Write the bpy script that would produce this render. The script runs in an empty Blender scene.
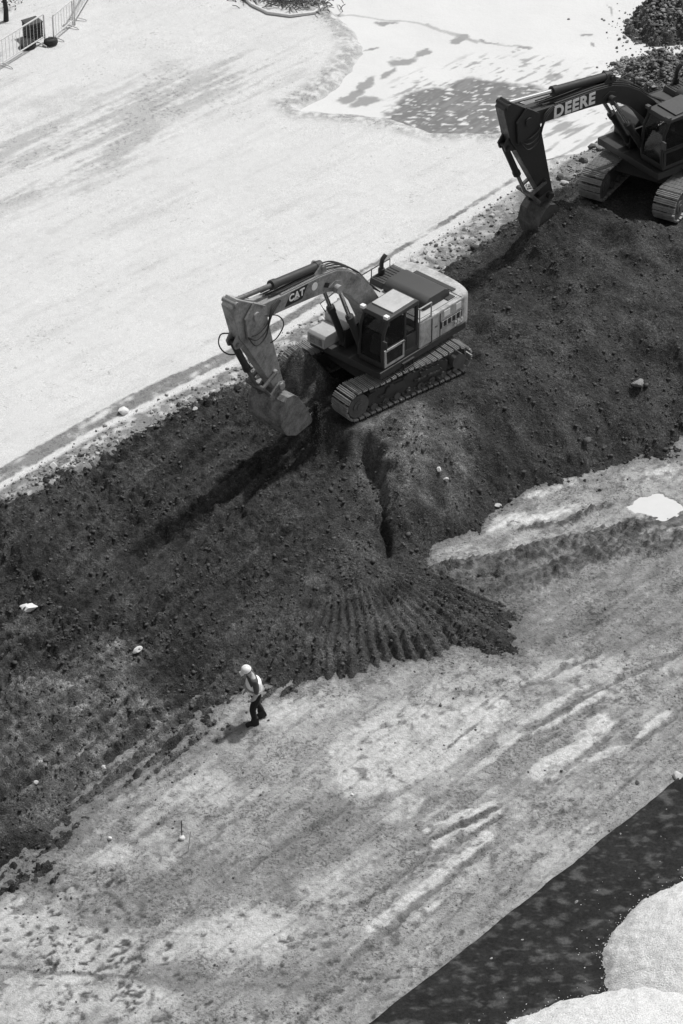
import bpy, bmesh, math, random
import numpy as np
from mathutils import Vector, Matrix

random.seed(7)
rng = np.random.default_rng(11)
rad = math.radians
scene = bpy.context.scene
COL = scene.collection

# ------------------------------------------------------------------ camera
VFOV, PITCH, CAM_H = 18.0, 36.0, 48.80397
CAM_POS = np.array([0.0, -CAM_H / math.tan(rad(PITCH)), CAM_H])
cam_data = bpy.data.cameras.new('camera')
cam = bpy.data.objects.new('camera', cam_data)
COL.objects.link(cam)
cam.location = CAM_POS
cam.rotation_euler = (rad(90 - PITCH), 0, 0)
cam_data.sensor_fit = 'VERTICAL'
cam_data.angle = rad(VFOV)
cam_data.clip_start = 1.0
cam_data.clip_end = 3000
scene.camera = cam

# ------------------------------------------------------------------ light
SUN_EL, SUN_AZ = 61.0, 43.0            # azimuth of the sun measured from +x towards +y
world = bpy.data.worlds.new('World')
scene.world = world
world.use_nodes = True
nt = world.node_tree
for n in list(nt.nodes):
    nt.nodes.remove(n)
sky = nt.nodes.new('ShaderNodeTexSky')
sky.sky_type = 'NISHITA'
sky.sun_disc = False
sky.sun_elevation = rad(SUN_EL)
sky.sun_rotation = rad(90 - SUN_AZ)
sky.dust_density = 3.0
bw = nt.nodes.new('ShaderNodeRGBToBW')
bg = nt.nodes.new('ShaderNodeBackground')
bg.inputs['Strength'].default_value = 0.115
wo = nt.nodes.new('ShaderNodeOutputWorld')
nt.links.new(sky.outputs[0], bw.inputs[0])
nt.links.new(bw.outputs[0], bg.inputs[0])
nt.links.new(bg.outputs[0], wo.inputs[0])

sun_data = bpy.data.lights.new('sun', 'SUN')
sun_data.energy = 3.2
sun_data.angle = rad(3.0)
sun_data.color = (1, 0.995, 0.985)
sun = bpy.data.objects.new('sun', sun_data)
COL.objects.link(sun)
to_sun = Vector((math.cos(rad(SUN_EL)) * math.cos(rad(SUN_AZ)), math.cos(rad(SUN_EL)) * math.sin(rad(SUN_AZ)), math.sin(rad(SUN_EL))))
sun.rotation_euler = to_sun.to_track_quat('Z', 'Y').to_euler()
sun.location = to_sun * 80

vs = scene.view_settings
vs.view_transform = 'Standard'
vs.look = 'None'
vs.exposure = 0.0
vs.gamma = 1.0
vs.use_curve_mapping = False

# ------------------------------------------------------------------ helpers: where a spot of the site lies
_f = 512 / math.tan(rad(VFOV / 2))
_p = rad(PITCH)
def at(px, py, z=0.0):
    d = np.array([px - 341.5, math.cos(_p) * _f + math.sin(_p) * (512 - py), -math.sin(_p) * _f + math.cos(_p) * (512 - py)])
    t = (z - CAM_POS[2]) / d[2]
    q = CAM_POS + d * t
    return float(q[0]), float(q[1])
def at3(px, py, z=0.0):
    x, y = at(px, py, z)
    return (x, y, z)

# ------------------------------------------------------------------ helpers: noise on arrays
def _hash(ix, iy, seed):
    h = (ix.astype(np.int64) * 374761393 + iy.astype(np.int64) * 668265263 + seed * 1442695041) & 0xFFFFFFFF
    h = ((h ^ (h >> 13)) * 1274126177) & 0xFFFFFFFF
    h = h ^ (h >> 16)
    return (h & 0xFFFFFF) / float(0x1000000)
def perlin(x, y, seed=0):
    ix = np.floor(x); iy = np.floor(y)
    fx = x - ix; fy = y - iy
    u = fx * fx * fx * (fx * (fx * 6 - 15) + 10); v = fy * fy * fy * (fy * (fy * 6 - 15) + 10)
    def g(dx, dy):
        a = _hash(ix + dx, iy + dy, seed) * 2 * np.pi
        return np.cos(a) * (fx - dx) + np.sin(a) * (fy - dy)
    return 1.5 * ((g(0, 0) * (1 - u) + g(1, 0) * u) * (1 - v) + (g(0, 1) * (1 - u) + g(1, 1) * u) * v)
def fbm(x, y, octv=4, seed=0, gain=0.5):
    s = 0; a = 1; t = 0
    for o in range(octv):
        s = s + a * perlin(x * 2 ** o + o * 17.3, y * 2 ** o - o * 9.1, seed + o * 31); t += a; a *= gain
    return s / t
def lumps(x, y, cell, seed, keep=0.6, rmin=0.25, rmax=0.55):
    """rounded clods: one hemi-ellipsoid in each kept cell"""
    X = x / cell; Y = y / cell
    ix = np.floor(X); iy = np.floor(Y)
    out = np.zeros_like(X)
    for dx in (-1, 0, 1):
        for dy in (-1, 0, 1):
            jx = ix + dx; jy = iy + dy
            r = rmin + (rmax - rmin) * _hash(jx, jy, seed + 3)
            k = _hash(jx, jy, seed + 4) < keep
            cx = jx + 0.2 + 0.6 * _hash(jx, jy, seed); cy = jy + 0.2 + 0.6 * _hash(jx, jy, seed + 1)
            d2 = ((X - cx) ** 2 + (Y - cy) ** 2) / (r * r)
            out = np.maximum(out, np.where(k, r * np.sqrt(np.maximum(0, 1 - d2)), 0))
    return out * cell
def sstep(a, b, x):
    t = np.clip((x - a) / (b - a), 0, 1)
    return t * t * (3 - 2 * t)
def seg_dist(x, y, a, b):
    ax, ay = a; bx, by = b
    dx, dy = bx - ax, by - ay
    L2 = dx * dx + dy * dy + 1e-9
    t = np.clip(((x - ax) * dx + (y - ay) * dy) / L2, 0, 1)
    return np.hypot(x - ax - t * dx, y - ay - t * dy), t
def poly_sd(x, y, poly):
    """signed distance to a polygon, positive inside"""
    d = np.full(np.shape(x), 1e9); ins = np.zeros(np.shape(x), bool)
    n = len(poly)
    for i in range(n):
        a = poly[i]; b = poly[(i + 1) % n]
        dd, _ = seg_dist(x, y, a, b)
        d = np.minimum(d, dd)
        c = ((a[1] > y) != (b[1] > y)) & (x < (b[0] - a[0]) * (y - a[1]) / (b[1] - a[1] + 1e-12) + a[0])
        ins ^= c
    return np.where(ins, d, -d)
def axis(lo, hi, step, far, ratio=1.35):
    core = np.arange(lo, hi + step / 2, step)
    left = []; s = step; v = lo
    while v > -far:
        s *= ratio; v -= s; left.append(v)
    right = []; s = step; v = core[-1]
    while v < far:
        s *= ratio; v += s; right.append(v)
    return np.concatenate([left[::-1], core, right])

# ------------------------------------------------------------------ helpers: materials
def new_mat(name):
    m = bpy.data.materials.new(name)
    m.use_nodes = True
    t = m.node_tree
    return m, t, t.nodes['Principled BSDF']
def N(t, kind, **kw):
    n = t.nodes.new(kind)
    for k, v in kw.items():
        setattr(n, k, v)
    return n
def noise(t, scale, detail=4, rough=0.6, vec=None):
    n = N(t, 'ShaderNodeTexNoise')
    n.inputs['Scale'].default_value = scale; n.inputs['Detail'].default_value = detail; n.inputs['Roughness'].default_value = rough
    if vec is not None:
        t.links.new(vec, n.inputs['Vector'])
    return n.outputs['Fac']
def maprange(t, fac, lo, hi, a=0.3, b=0.7):
    n = N(t, 'ShaderNodeMapRange')
    n.inputs['From Min'].default_value = a; n.inputs['From Max'].default_value = b
    n.inputs['To Min'].default_value = lo; n.inputs['To Max'].default_value = hi
    t.links.new(fac, n.inputs['Value'])
    return n.outputs['Result']
def mul(t, a, b, op='MULTIPLY'):
    n = N(t, 'ShaderNodeMath', operation=op)
    for i, s in enumerate((a, b)):
        if isinstance(s, (int, float)):
            n.inputs[i].default_value = s
        else:
            t.links.new(s, n.inputs[i])
    return n.outputs[0]
def bump(t, bsdf, h, strength, dist):
    n = N(t, 'ShaderNodeBump')
    n.inputs['Strength'].default_value = strength; n.inputs['Distance'].default_value = dist
    t.links.new(h, n.inputs['Height'])
    t.links.new(n.outputs[0], bsdf.inputs['Normal'])
def ground_mat(name, grains, bumps, rough=0.95, spec=0.15, specks=()):
    """colour from the surface's own 'tone' map times several grain noises"""
    m, t, b = new_mat(name)
    pos = N(t, 'ShaderNodeNewGeometry').outputs['Position']
    a = N(t, 'ShaderNodeAttribute', attribute_name='tone').outputs['Fac']
    c = a
    for sc, lo, hi, det in grains:
        c = mul(t, c, maprange(t, noise(t, sc, det, 0.65, pos), lo, hi))
    for sc, lo, hi, v, where in specks:       # small crisp flecks, denser in some places than in others
        th = mul(t, noise(t, sc, 3, 0.6, pos), mul(t, noise(t, where, 3, 0.6, pos), 0.45), 'ADD')
        th = mul(t, th, mul(t, mul(t, mul(t, a, .34, 'SUBTRACT'), 0.0, 'MAXIMUM'), .55), 'SUBTRACT')
        c = mul(t, c, maprange(t, th, 1.0, v, lo, hi))
    c = mul(t, c, 0.92, 'MINIMUM')
    t.links.new(c, b.inputs['Base Color'])
    b.inputs['Roughness'].default_value = rough
    b.inputs['Specular IOR Level'].default_value = spec
    h = None
    for sc, amp, det in bumps:
        k = mul(t, noise(t, sc, det, 0.65, pos), amp)
        h = k if h is None else mul(t, h, k, 'ADD')
    if h is not None:
        bump(t, b, h, 1.0, 1.0)
    return m
def paint_mat(name, base, dirt=0.12, rough=0.45, scale=3.0, amount=0.55, metallic=0.0, chip=0.0, coat_dust=0.0):
    m, t, b = new_mat(name)
    co = N(t, 'ShaderNodeTexCoord').outputs['Object']
    n1 = noise(t, scale, 8, 0.7, co)
    n2 = noise(t, scale * 7, 6, 0.7, co)
    f = maprange(t, mul(t, mul(t, n1, 0.65), mul(t, n2, 0.35), 'ADD'), 0, amount, 0.42, 0.66)
    if coat_dust > 0:                       # settled dust on what faces up
        nz = N(t, 'ShaderNodeSeparateXYZ')
        t.links.new(N(t, 'ShaderNodeNewGeometry').outputs['Normal'], nz.inputs[0])
        up = mul(t, maprange(t, nz.outputs['Z'], 0, coat_dust, 0.35, 1.0), maprange(t, n2, 0.5, 1.0))
        f = mul(t, f, up, 'MAXIMUM')
    mx = N(t, 'ShaderNodeMix', data_type='RGBA')
    mx.inputs['A'].default_value = (base, base, base, 1)
    mx.inputs['B'].default_value = (dirt, dirt, dirt, 1)
    t.links.new(f, mx.inputs['Factor'])
    t.links.new(mx.outputs['Result'], b.inputs['Base Color'])
    r = maprange(t, f, rough, 0.85, 0, 0.6)
    t.links.new(r, b.inputs['Roughness'])
    b.inputs['Metallic'].default_value = metallic
    bump(t, b, n2, 0.25, 0.006)
    return m
def plain_mat(name, base, rough=0.6, metallic=0.0, var=0.15, scale=12.0, spec=0.4):
    m, t, b = new_mat(name)
    co = N(t, 'ShaderNodeTexCoord').outputs['Object']
    c = mul(t, maprange(t, noise(t, scale, 6, 0.7, co), 1 - var, 1 + var), base)
    t.links.new(c, b.inputs['Base Color'])
    b.inputs['Roughness'].default_value = rough
    b.inputs['Metallic'].default_value = metallic
    b.inputs['Specular IOR Level'].default_value = spec
    return m

M = {}
M['mud'] = ground_mat('mud', [(1.3, 0.9, 1.1, 5), (7.0, 0.80, 1.18, 7), (26, 0.80, 1.2, 4)], [(9, 0.07, 6), (34, 0.03, 3)], 0.66, 0.35, [(13, .785, .84, .52, .9), (26, .80, .86, .58, 1.4), (8, .82, .88, 1.3, 1.1)])
M['soil'] = ground_mat('soil', [(1.1, 0.8, 1.2, 5), (9, 0.78, 1.25, 6), (30, 0.65, 1.4, 3)], [(12, 0.10, 5), (36, 0.06, 3)], 0.95, 0.12, [(17, .79, .84, 1.6, 1.1), (28, .80, .86, 1.5, 1.6), (14, .80, .86, .6, .8)])
M['yard'] = ground_mat('yard_gravel', [(0.9, 0.97, 1.03, 5), (16, 0.94, 1.06, 4), (45, 0.76, 1.20, 2)], [(60, 0.012, 2)], 0.95, 0.1, [(9, .76, .80, .72, .8), (24, .75, .79, .8, 1.2)])
M['silt'] = ground_mat('silt', [(0.7, 0.97, 1.03, 5), (20, 0.96, 1.04, 3)], [(6, 0.01, 3)], 0.6, 0.3)
M['white_gravel'] = ground_mat('white_gravel', [(3, 0.95, 1.05, 4), (26, 0.70, 1.2, 2), (60, 0.75, 1.2, 1)], [(30, 0.04, 2), (60, 0.015, 1)], 0.95, 0.1, [(26, .62, .68, .70, 2.0), (14, .66, .70, .6, 1.2)])
M['tarp'] = ground_mat('geotextile', [(2.0, 0.75, 1.3, 5), (14, 0.7, 1.35, 4), (40, .8, 1.25, 2)], [(3.0, 0.03, 4), (30, .01, 3)], 0.95, 0.08)
M['rock_pale'] = plain_mat('pale_rock', 0.5, 0.9, 0, 0.4, 9, 0.2)
M['rock_dark'] = plain_mat('dark_rock', 0.11, 0.9, 0, 0.45, 9, 0.2)
M['rock_mid'] = plain_mat('mid_rock', 0.24, 0.9, 0, 0.45, 9, 0.2)
M['white_stone'] = plain_mat('white_stone', 0.66, 0.85, 0, 0.1, 9, 0.2)
M['clod'] = plain_mat('soil_clod', 0.085, 0.95, 0, 0.5, 5, 0.1)
M['clod_wet'] = plain_mat('loose_soil', 0.04, 0.95, 0, 0.3, 14, 0.1)

# ------------------------------------------------------------------ helpers: objects
def tag(o, label=None, cat=None, group=None, kind=None):
    if label: o['label'] = label
    if cat: o['category'] = cat
    if group: o['group'] = group
    if kind: o['kind'] = kind
    return o
def link(name, me, mat, parent=None, smooth=False):
    o = bpy.data.objects.new(name, me)
    COL.objects.link(o)
    if mat is not None:
        me.materials.append(mat)
    if parent is not None:
        o.parent = parent
    if smooth:
        me.polygons.foreach_set('use_smooth', np.ones(len(me.polygons), bool))
    return o
def empty(name, loc, rz=0.0):
    o = bpy.data.objects.new(name, None)
    o.empty_display_size = 0.3
    COL.objects.link(o)
    o.location = loc
    o.rotation_euler = (0, 0, rz)
    return o
def raw_mesh(name, V, F):
    """V (n,3); F (m,k) all with k corners"""
    me = bpy.data.meshes.new(name)
    V = np.ascontiguousarray(V, np.float32); F = np.ascontiguousarray(F, np.int32)
    me.vertices.add(len(V)); me.vertices.foreach_set('co', V.ravel())
    k = F.shape[1]
    me.loops.add(F.size); me.loops.foreach_set('vertex_index', F.ravel())
    me.polygons.add(len(F))
    me.polygons.foreach_set('loop_start', np.arange(len(F), dtype=np.int32) * k)
    me.polygons.foreach_set('loop_total', np.full(len(F), k, np.int32))
    me.update(calc_edges=True)
    me.validate()
    return me
def grid_object(name, xs, ys, Z, tone, mat, keep=None, smooth=True):
    nx, ny = len(xs), len(ys)
    X, Y = np.meshgrid(xs, ys)
    V = np.stack([X, Y, Z], -1).reshape(-1, 3)
    idx = np.arange(nx * ny).reshape(ny, nx)
    F = np.stack([idx[:-1, :-1], idx[:-1, 1:], idx[1:, 1:], idx[1:, :-1]], -1).reshape(-1, 4)
    if keep is not None:
        kf = (keep[:-1, :-1] | keep[:-1, 1:] | keep[1:, 1:] | keep[1:, :-1]).reshape(-1)
        F = F[kf]
        used = np.zeros(nx * ny, bool); used[F.ravel()] = True
        remap = np.cumsum(used) - 1
        V = V[used]; F = remap[F]; tn = tone.reshape(-1)[used]
    else:
        tn = tone.reshape(-1)
    me = raw_mesh(name, V, F)
    a = me.attributes.new('tone', 'FLOAT', 'POINT')
    a.data.foreach_set('value', tn.astype(np.float32))
    return link(name, me, mat, None, smooth)

# ------------------------------------------------------------------ terrain: heights
YZ = 1.6                                # level of the pale yard above the muddy floor
KERB = np.array([at(*q, YZ) for q in [(-200, 590), (0, 478), (115, 412), (230, 357), (400, 252), (500, 190), (600, 130), (683, 80), (900, -50)]])
EDGE = np.array([at(*q, YZ) for q in [(-150, 585), (0, 503), (60, 472), (160, 425), (230, 390), (290, 352), (400, 300), (470, 255), (530, 214), (560, 190), (620, 150), (683, 116), (800, 60)]])
def line_y(P, x):
    y = np.interp(x, P[:, 0], P[:, 1])
    s0 = (P[1, 1] - P[0, 1]) / (P[1, 0] - P[0, 0]); s1 = (P[-1, 1] - P[-2, 1]) / (P[-1, 0] - P[-2, 0])
    y = np.where(x < P[0, 0], P[0, 1] + (x - P[0, 0]) * s0, y)
    return np.where(x > P[-1, 0], P[-1, 1] + (x - P[-1, 0]) * s1, y)
def edge_sd(x, y):                      # + on the yard side of the edge of the dark soil
    return (y - line_y(EDGE, x)) * 0.69
def kerb_sd(x, y):
    return (y - line_y(KERB, x)) * 0.69

CAT_Z, DEE_Z = 2.0, 2.5
CAT_P = (0.89, 3.368); CAT_T, CAT_U = rad(219), rad(227.7)
DEE_P = (9.016, 12.59); DEE_T, DEE_U = rad(240), rad(216.8)

ctrl = [
 # toe of the bank along the muddy floor
 (-120, 960, -.1), (-60, 905, -.1), (0, 872, -.03), (60, 838, -.03), (120, 790, -.03), (170, 748, -.03), (215, 706, -.03), (262, 690, -.04), (300, 688, -.08), (340, 682, -.10), (370, 675, -.10), (400, 666, -.10), (450, 650, -.08), (512, 632, 0), (360, 700, -.25), (400, 690, -.25), (440, 672, -.25),
 (486, 598, -.02), (458, 578, -.02), (432, 562, 0), (440, 545, 0), (475, 527, -.03), (520, 498, -.03), (560, 480, -.03), (610, 466, -.03), (683, 441, -.03), (780, 405, -.03), (900, 360, -.03), (1050, 300, 0),
 # outside the toe
 (0, 960, -.35), (120, 860, -.35), (215, 780, -.35), (300, 740, -.35), (450, 710, -.35), (560, 650, -.35), (540, 580, -.3), (500, 560, -.3), (560, 530, -.35), (640, 500, -.4), (760, 470, -.4), (900, 430, -.4), (-100, 1040, -.3), (1050, 380, -.4),
 # gentle apron on the left
 (0, 520, 1.5), (-150, 610, 1.5), (100, 470, 1.45), (0, 545, 1.1), (100, 492, 1.2), (60, 478, 1.6), (130, 442, 1.68), (160, 428, 1.72), (190, 412, 1.72), (225, 394, 1.72), (100, 520, .95), (0, 560, .8), (-100, 700, .55), (0, 640, .45), (0, 740, .28), (0, 810, .18), (150, 600, .6), (60, 690, .35), (100, 740, .26), (200, 500, 1.05), (180, 455, 1.25), (250, 470, 1.15), (200, 650, .4), (300, 600, .6),
 (230, 420, 1.3), (270, 400, 1.5), (290, 440, 1.3), (320, 475, 1.1), (350, 500, 1.0), (340, 550, .78), (390, 580, .62), (430, 605, .45), (350, 640, .4), (430, 640, .3), (490, 622, .34), (500, 628, .26), (440, 636, .24), (400, 648, .22), (350, 662, .2), (280, 660, .26), (260, 540, .85), (455, 600, .35),
 # spur in front of the near machine
 (350, 432, 1.85), (385, 450, 1.8), (400, 490, 1.35), (402, 525, .75), (410, 545, .35), (430, 440, 1.75), (440, 490, 1.0), (470, 470, .8), (480, 420, 1.6), (360, 465, 1.25), (374, 500, 1.05), (380, 540, .7),
 # shelf and long slope under the machines
 (500, 380, 1.9), (520, 330, 2.1), (490, 290, 2.0), (470, 330, 2.0), (520, 460, .6), (550, 420, 1.05), (560, 300, 2.25), (560, 250, 2.45), (600, 250, 2.5), (620, 300, 2.2), (600, 360, 1.55), (600, 410, .85), (640, 420, .5), (683, 350, 1.45), (683, 285, 2.25), (683, 240, 2.5), (640, 235, 2.55), (760, 250, 2.5), (780, 330, 1.4), (900, 250, 2.0), (900, 310, 1.0), (530, 240, 2.2), (500, 250, 1.9), (550, 225, 2.45), (575, 205, 2.4), (1050, 200, 1.6),
 # behind, sinking below the yard
 (0, 470, .8), (60, 440, .8), (160, 392, .8), (230, 355, .9), (420, 250, 1.2), (470, 222, 1.2), (520, 190, 1.2), (560, 160, 1.3), (620, 125, 1.3), (700, 85, 1.2), (800, 40, 1.2), (-150, 560, .8), (1050, -60, 1.0),
 (580, 180, 2.0), (610, 160, 1.95), (640, 145, 1.9), (683, 130, 1.9), (470, 265, 1.75), (430, 290, 1.85),
]
CP = np.array([at3(*q) for q in ctrl])
wpts = []
for (P0, hd, z0) in ((CAT_P, CAT_T, CAT_Z), (DEE_P, DEE_T, DEE_Z)):
    for a in (-2.0, -1.0, 0, 1.0, 1.9):
        for b in (-1.4, 0, 1.4):
            wpts.append((P0[0] + a * math.cos(hd) - b * math.sin(hd), P0[1] + a * math.sin(hd) + b * math.cos(hd), z0 - 0.02))
CP = np.vstack([CP, np.array(wpts)])
def _phi(d2): return np.sqrt(d2 + 0.12)
_A = _phi(((CP[:, None, :2] - CP[None, :, :2]) ** 2).sum(-1)) - 1e-2 * np.eye(len(CP))
_w = np.linalg.solve(_A, CP[:, 2] - 1.0)
def bank_base(x, y):
    s = np.full(np.shape(x), 1.0)
    for (cx, cy, _), w in zip(CP, _w):
        s = s + w * _phi((x - cx) ** 2 + (y - cy) ** 2)
    return s

FAN = at(331, 540, .8)
def pad_mask(x, y):
    m = np.zeros(np.shape(x))
    for (P0, hd) in ((CAT_P, CAT_T), (DEE_P, DEE_T)):
        a = (x - P0[0]) * math.cos(hd) + (y - P0[1]) * math.sin(hd)
        b = -(x - P0[0]) * math.sin(hd) + (y - P0[1]) * math.cos(hd)
        m = np.maximum(m, sstep(2.6, 2.1, np.abs(a)) * sstep(1.95, 1.6, np.abs(b)))
    return m
GULLY = [at(357, 440, 1.5), at(372, 470, 1.2), at(382, 500, 1.0), at(386, 545, .7)]
HEAP = at(301, 391, 1.75)
STRI = math.atan2(at(330, 480, .9)[1] - at(160, 630, .5)[1], at(330, 480, .9)[0] - at(160, 630, .5)[0])
RUTS = math.atan2(at(150, 690, .3)[1] - at(10, 800, .2)[1], at(150, 690, .3)[0] - at(10, 800, .2)[0])

def bank(x, y):
    z = bank_base(x, y)
    pad = pad_mask(x, y)
    esd = edge_sd(x, y)
    # small scarp along the yard edge on the left
    z = np.where(esd > -0.2, z - 0.22 * sstep(-0.05, 0.35, esd + 0.2 * fbm(x * 1.1, y * 1.1, 3, 81)), z)
    rough = fbm(x * 0.5, y * 0.5, 3, 5) * 0.34 + fbm(x * 1.3, y * 1.3, 3, 9) * 0.22
    # gully with a steep shaded side, cut into the spur
    gd = np.full(np.shape(x), 9.0)
    for a, b in zip(GULLY[:-1], GULLY[1:]):
        d, _ = seg_dist(x + 0.25 * fbm(x * 1.5, y * 1.5, 3, 61), y, a, b)
        gd = np.minimum(gd, d)
    z = z - 0.50 * np.exp(-(gd / 0.18) ** 2)
    # hump beside the far bucket
    for (q, h, r) in (((600, 232, 2.4), .3, .8), ((640, 250, 2.4), .3, .8), ((505, 330, 2.0), .3, .8), ((590, 290, 2.2), .25, 1.0), ((580, 222, 2.4), .35, .7), ((545, 230, 2.2), .40, .6)):
        cx, cy = at(*q)
        z = z + h * np.exp(-((x - cx) ** 2 + (y - cy) ** 2) / (r * r))
    for (cx, cy, h, r) in ((5.45, 9.4, .50, .6), (6.2, 9.6, .30, .7)):
        z = z + h * np.exp(-(((x - cx) ** 2 + (y - cy) ** 2) / (r * r)) ** 1.3)
    # raked teeth fanning out to the toe
    ang = np.arctan2(y - FAN[1], x - FAN[0]); r = np.hypot(x - FAN[0], y - FAN[1])
    wob = 0.35 * fbm(x * 0.9, y * 0.9, 3, 13)
    ph = (ang + 0.05 * (r - 2.5) - .012 * (r - 2.5) ** 2 + 0.06 * wob + .014 * fbm(x * 1.8, y * 1.8, 2, 17)) * 88
    am = sstep(1.5, 2.5, r) * sstep(-2.7, -2.2, ang) * sstep(-0.05, -0.3, ang) * (0.45 + 0.55 * sstep(-.35, .25, fbm(x * .9, y * .9, 3, 14))) * (.7 + .3 * sstep(-1.9, -1.2, ang))
    am = am * sstep(7.5, 3.5, r)
    saw = 1 - np.abs(((ph / (2 * np.pi)) % 1.0) * 2 - 1)
    z = z + am * 0.22 * (saw ** .8 - 0.55)
    # drag lines and ruts on the apron
    ca, sa = math.cos(STRI), math.sin(STRI)
    u = x * ca + y * sa; v = -x * sa + y * ca
    left = sstep(1.0, -2.5, x) * sstep(0.2, -0.6, esd)
    comb = np.sin(v * 17 + 5 * fbm(u * .25, v * .7, 3, 91) + 1.2 * fbm(u * 1.2, v * 1.2, 2, 92))
    z = z + left * .065 * comb * sstep(-.25, .3, fbm(u * .35, v * .9, 3, 93))
    z = z + left * 0.18 * fbm(u * 0.22, v * 2.6 + 0.3 * fbm(x * .5, y * .5, 2, 3), 3, 21)
    ca, sa = math.cos(RUTS), math.sin(RUTS)
    u = x * ca + y * sa; v = -x * sa + y * ca
    low = sstep(-1.5, -3.5, x + 0.25 * y + 2) * sstep(-5.0, -7.5, y + 0.4 * x + 1.5)
    comb = np.sin(v * 21 + 4 * fbm(u * .3, v * .6, 3, 94))
    z = z + low * .085 * comb * sstep(-.2, .25, fbm(u * .4, v * .9, 3, 95))
    z = z + low * (0.22 * fbm(u * 0.30, v * 2.2, 3, 23) + 0.035 * np.sin(u * 17 + 3 * fbm(u, v, 2, 77)) * sstep(.0, .3, fbm(u * .3, v * 1.3, 2, 29)))
    clod_amt = 0.65 + 0.75 * sstep(-0.25, 0.35, fbm(x * 0.45, y * 0.45, 3, 51))
    clod_amt = clod_amt * (.30 + .70 * np.maximum(sstep(.6, -1.5, x), .8 * sstep(1.3, .3, z)))
    clod_amt = clod_amt * (1 - .6 * am)
    rough = rough * (1 - .8 * sstep(.05, .5, am))
    cl = lumps(x, y, 0.36, 101, 0.25) * 0.6 + lumps(x, y, 0.19, 111, 0.5) * 0.95 + lumps(x, y, 0.12, 121, 0.6) * 1.05
    z = z + (1 - pad) * (rough * (0.45 + .65 * sstep(-1, 2, x))) + (1 - 0.6 * pad) * clod_amt * cl
    z = z + (0.03 + .045 * sstep(1, -2, x)) * fbm(x * 4.5, y * 4.5, 3, 131)
    z = z * (1 - pad) + pad * (bank_pad(x, y) + 0.02 * fbm(x * 5, y * 5, 3, 7))
    # heap left between bucket and track
    hx, hy = x - HEAP[0], y - HEAP[1]
    hr = np.hypot(hx * 1.0, hy * 1.15) * (1 + 0.18 * fbm(x * 1.2, y * 1.2, 2, 41))
    z = z + np.maximum(0, 1.30 - 1.45 * np.sqrt(hr * hr + 0.015)) * (1 + .1 * fbm(x * 4, y * 4, 3, 43))
    return z
def bank_pad(x, y):
    d1 = (x - CAT_P[0]) ** 2 + (y - CAT_P[1]) ** 2; d2 = (x - DEE_P[0]) ** 2 + (y - DEE_P[1]) ** 2
    return np.where(d1 < d2, CAT_Z, DEE_Z) - 0.03

bxs = np.arange(-14, 17.5, 0.045); bys = np.arange(-15, 20.5, 0.045)
BX, BY = np.meshgrid(bxs, bys)
BZ = bank(BX, BY)
BZ += rng.normal(0, .014, BZ.shape) * (1 - .6 * pad_mask(BX, BY))
def bank_at(x, y):
    fx = (np.asarray(x) - bxs[0]) / 0.045; fy = (np.asarray(y) - bys[0]) / 0.045
    ix = np.clip(np.floor(fx).astype(int), 0, len(bxs) - 2); iy = np.clip(np.floor(fy).astype(int), 0, len(bys) - 2)
    fx = np.clip(fx - ix, 0, 1); fy = np.clip(fy - iy, 0, 1)
    return (BZ[iy, ix] * (1 - fx) + BZ[iy, ix + 1] * fx) * (1 - fy) + (BZ[iy + 1, ix] * (1 - fx) + BZ[iy + 1, ix + 1] * fx) * fy

SHORE = [at(*q, YZ) for q in [(300, -30), (318, 6), (346, 28), (353, 48), (330, 78), (306, 94), (288, 104), (300, 111), (340, 114), (385, 119), (430, 133), (500, 133), (545, 160), (590, 150), (640, 108), (690, 104), (760, 60), (1000, -60), (900, -260), (400, -260)]]
def yard_z(x, y):
    sd = poly_sd(x, y, SHORE) + 0.12 * fbm(x * 1.2, y * 1.2, 3, 203)
    e = edge_sd(x, y)
    z = YZ + 0.03 * fbm(x * 0.25, y * 0.25, 3, 201) + 0.012 * fbm(x * 3, y * 3, 3, 205)
    k = kerb_sd(x, y)
    z = z - 0.06 * np.exp(-((k + 0.25) / 0.3) ** 2)
    z = z + np.where(k < -0.3, lumps(x, y, 0.16, 211, 0.35) * 0.5 * sstep(-0.3, -0.9, k), 0)
    z = z - 0.35 * sstep(-0.1, 0.7, sd)
    z = z - 1.3 * np.clip(-(e + 0.15), 0, 3)
    return z, sd, e, k
def mud_z(x, y):
    z = 0.05 * fbm(x * 0.3, y * 0.3, 3, 301) + 0.03 * fbm(x * 1.4, y * 1.4, 4, 303)
    fade = sstep(60, 25, np.hypot(x, y))
    return z * fade
def ground_at(x, y):
    x = np.atleast_1d(np.asarray(x, float)); y = np.atleast_1d(np.asarray(y, float))
    return np.maximum(np.maximum(bank_at(x, y), mud_z(x, y)), yard_z(x, y)[0])

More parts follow.
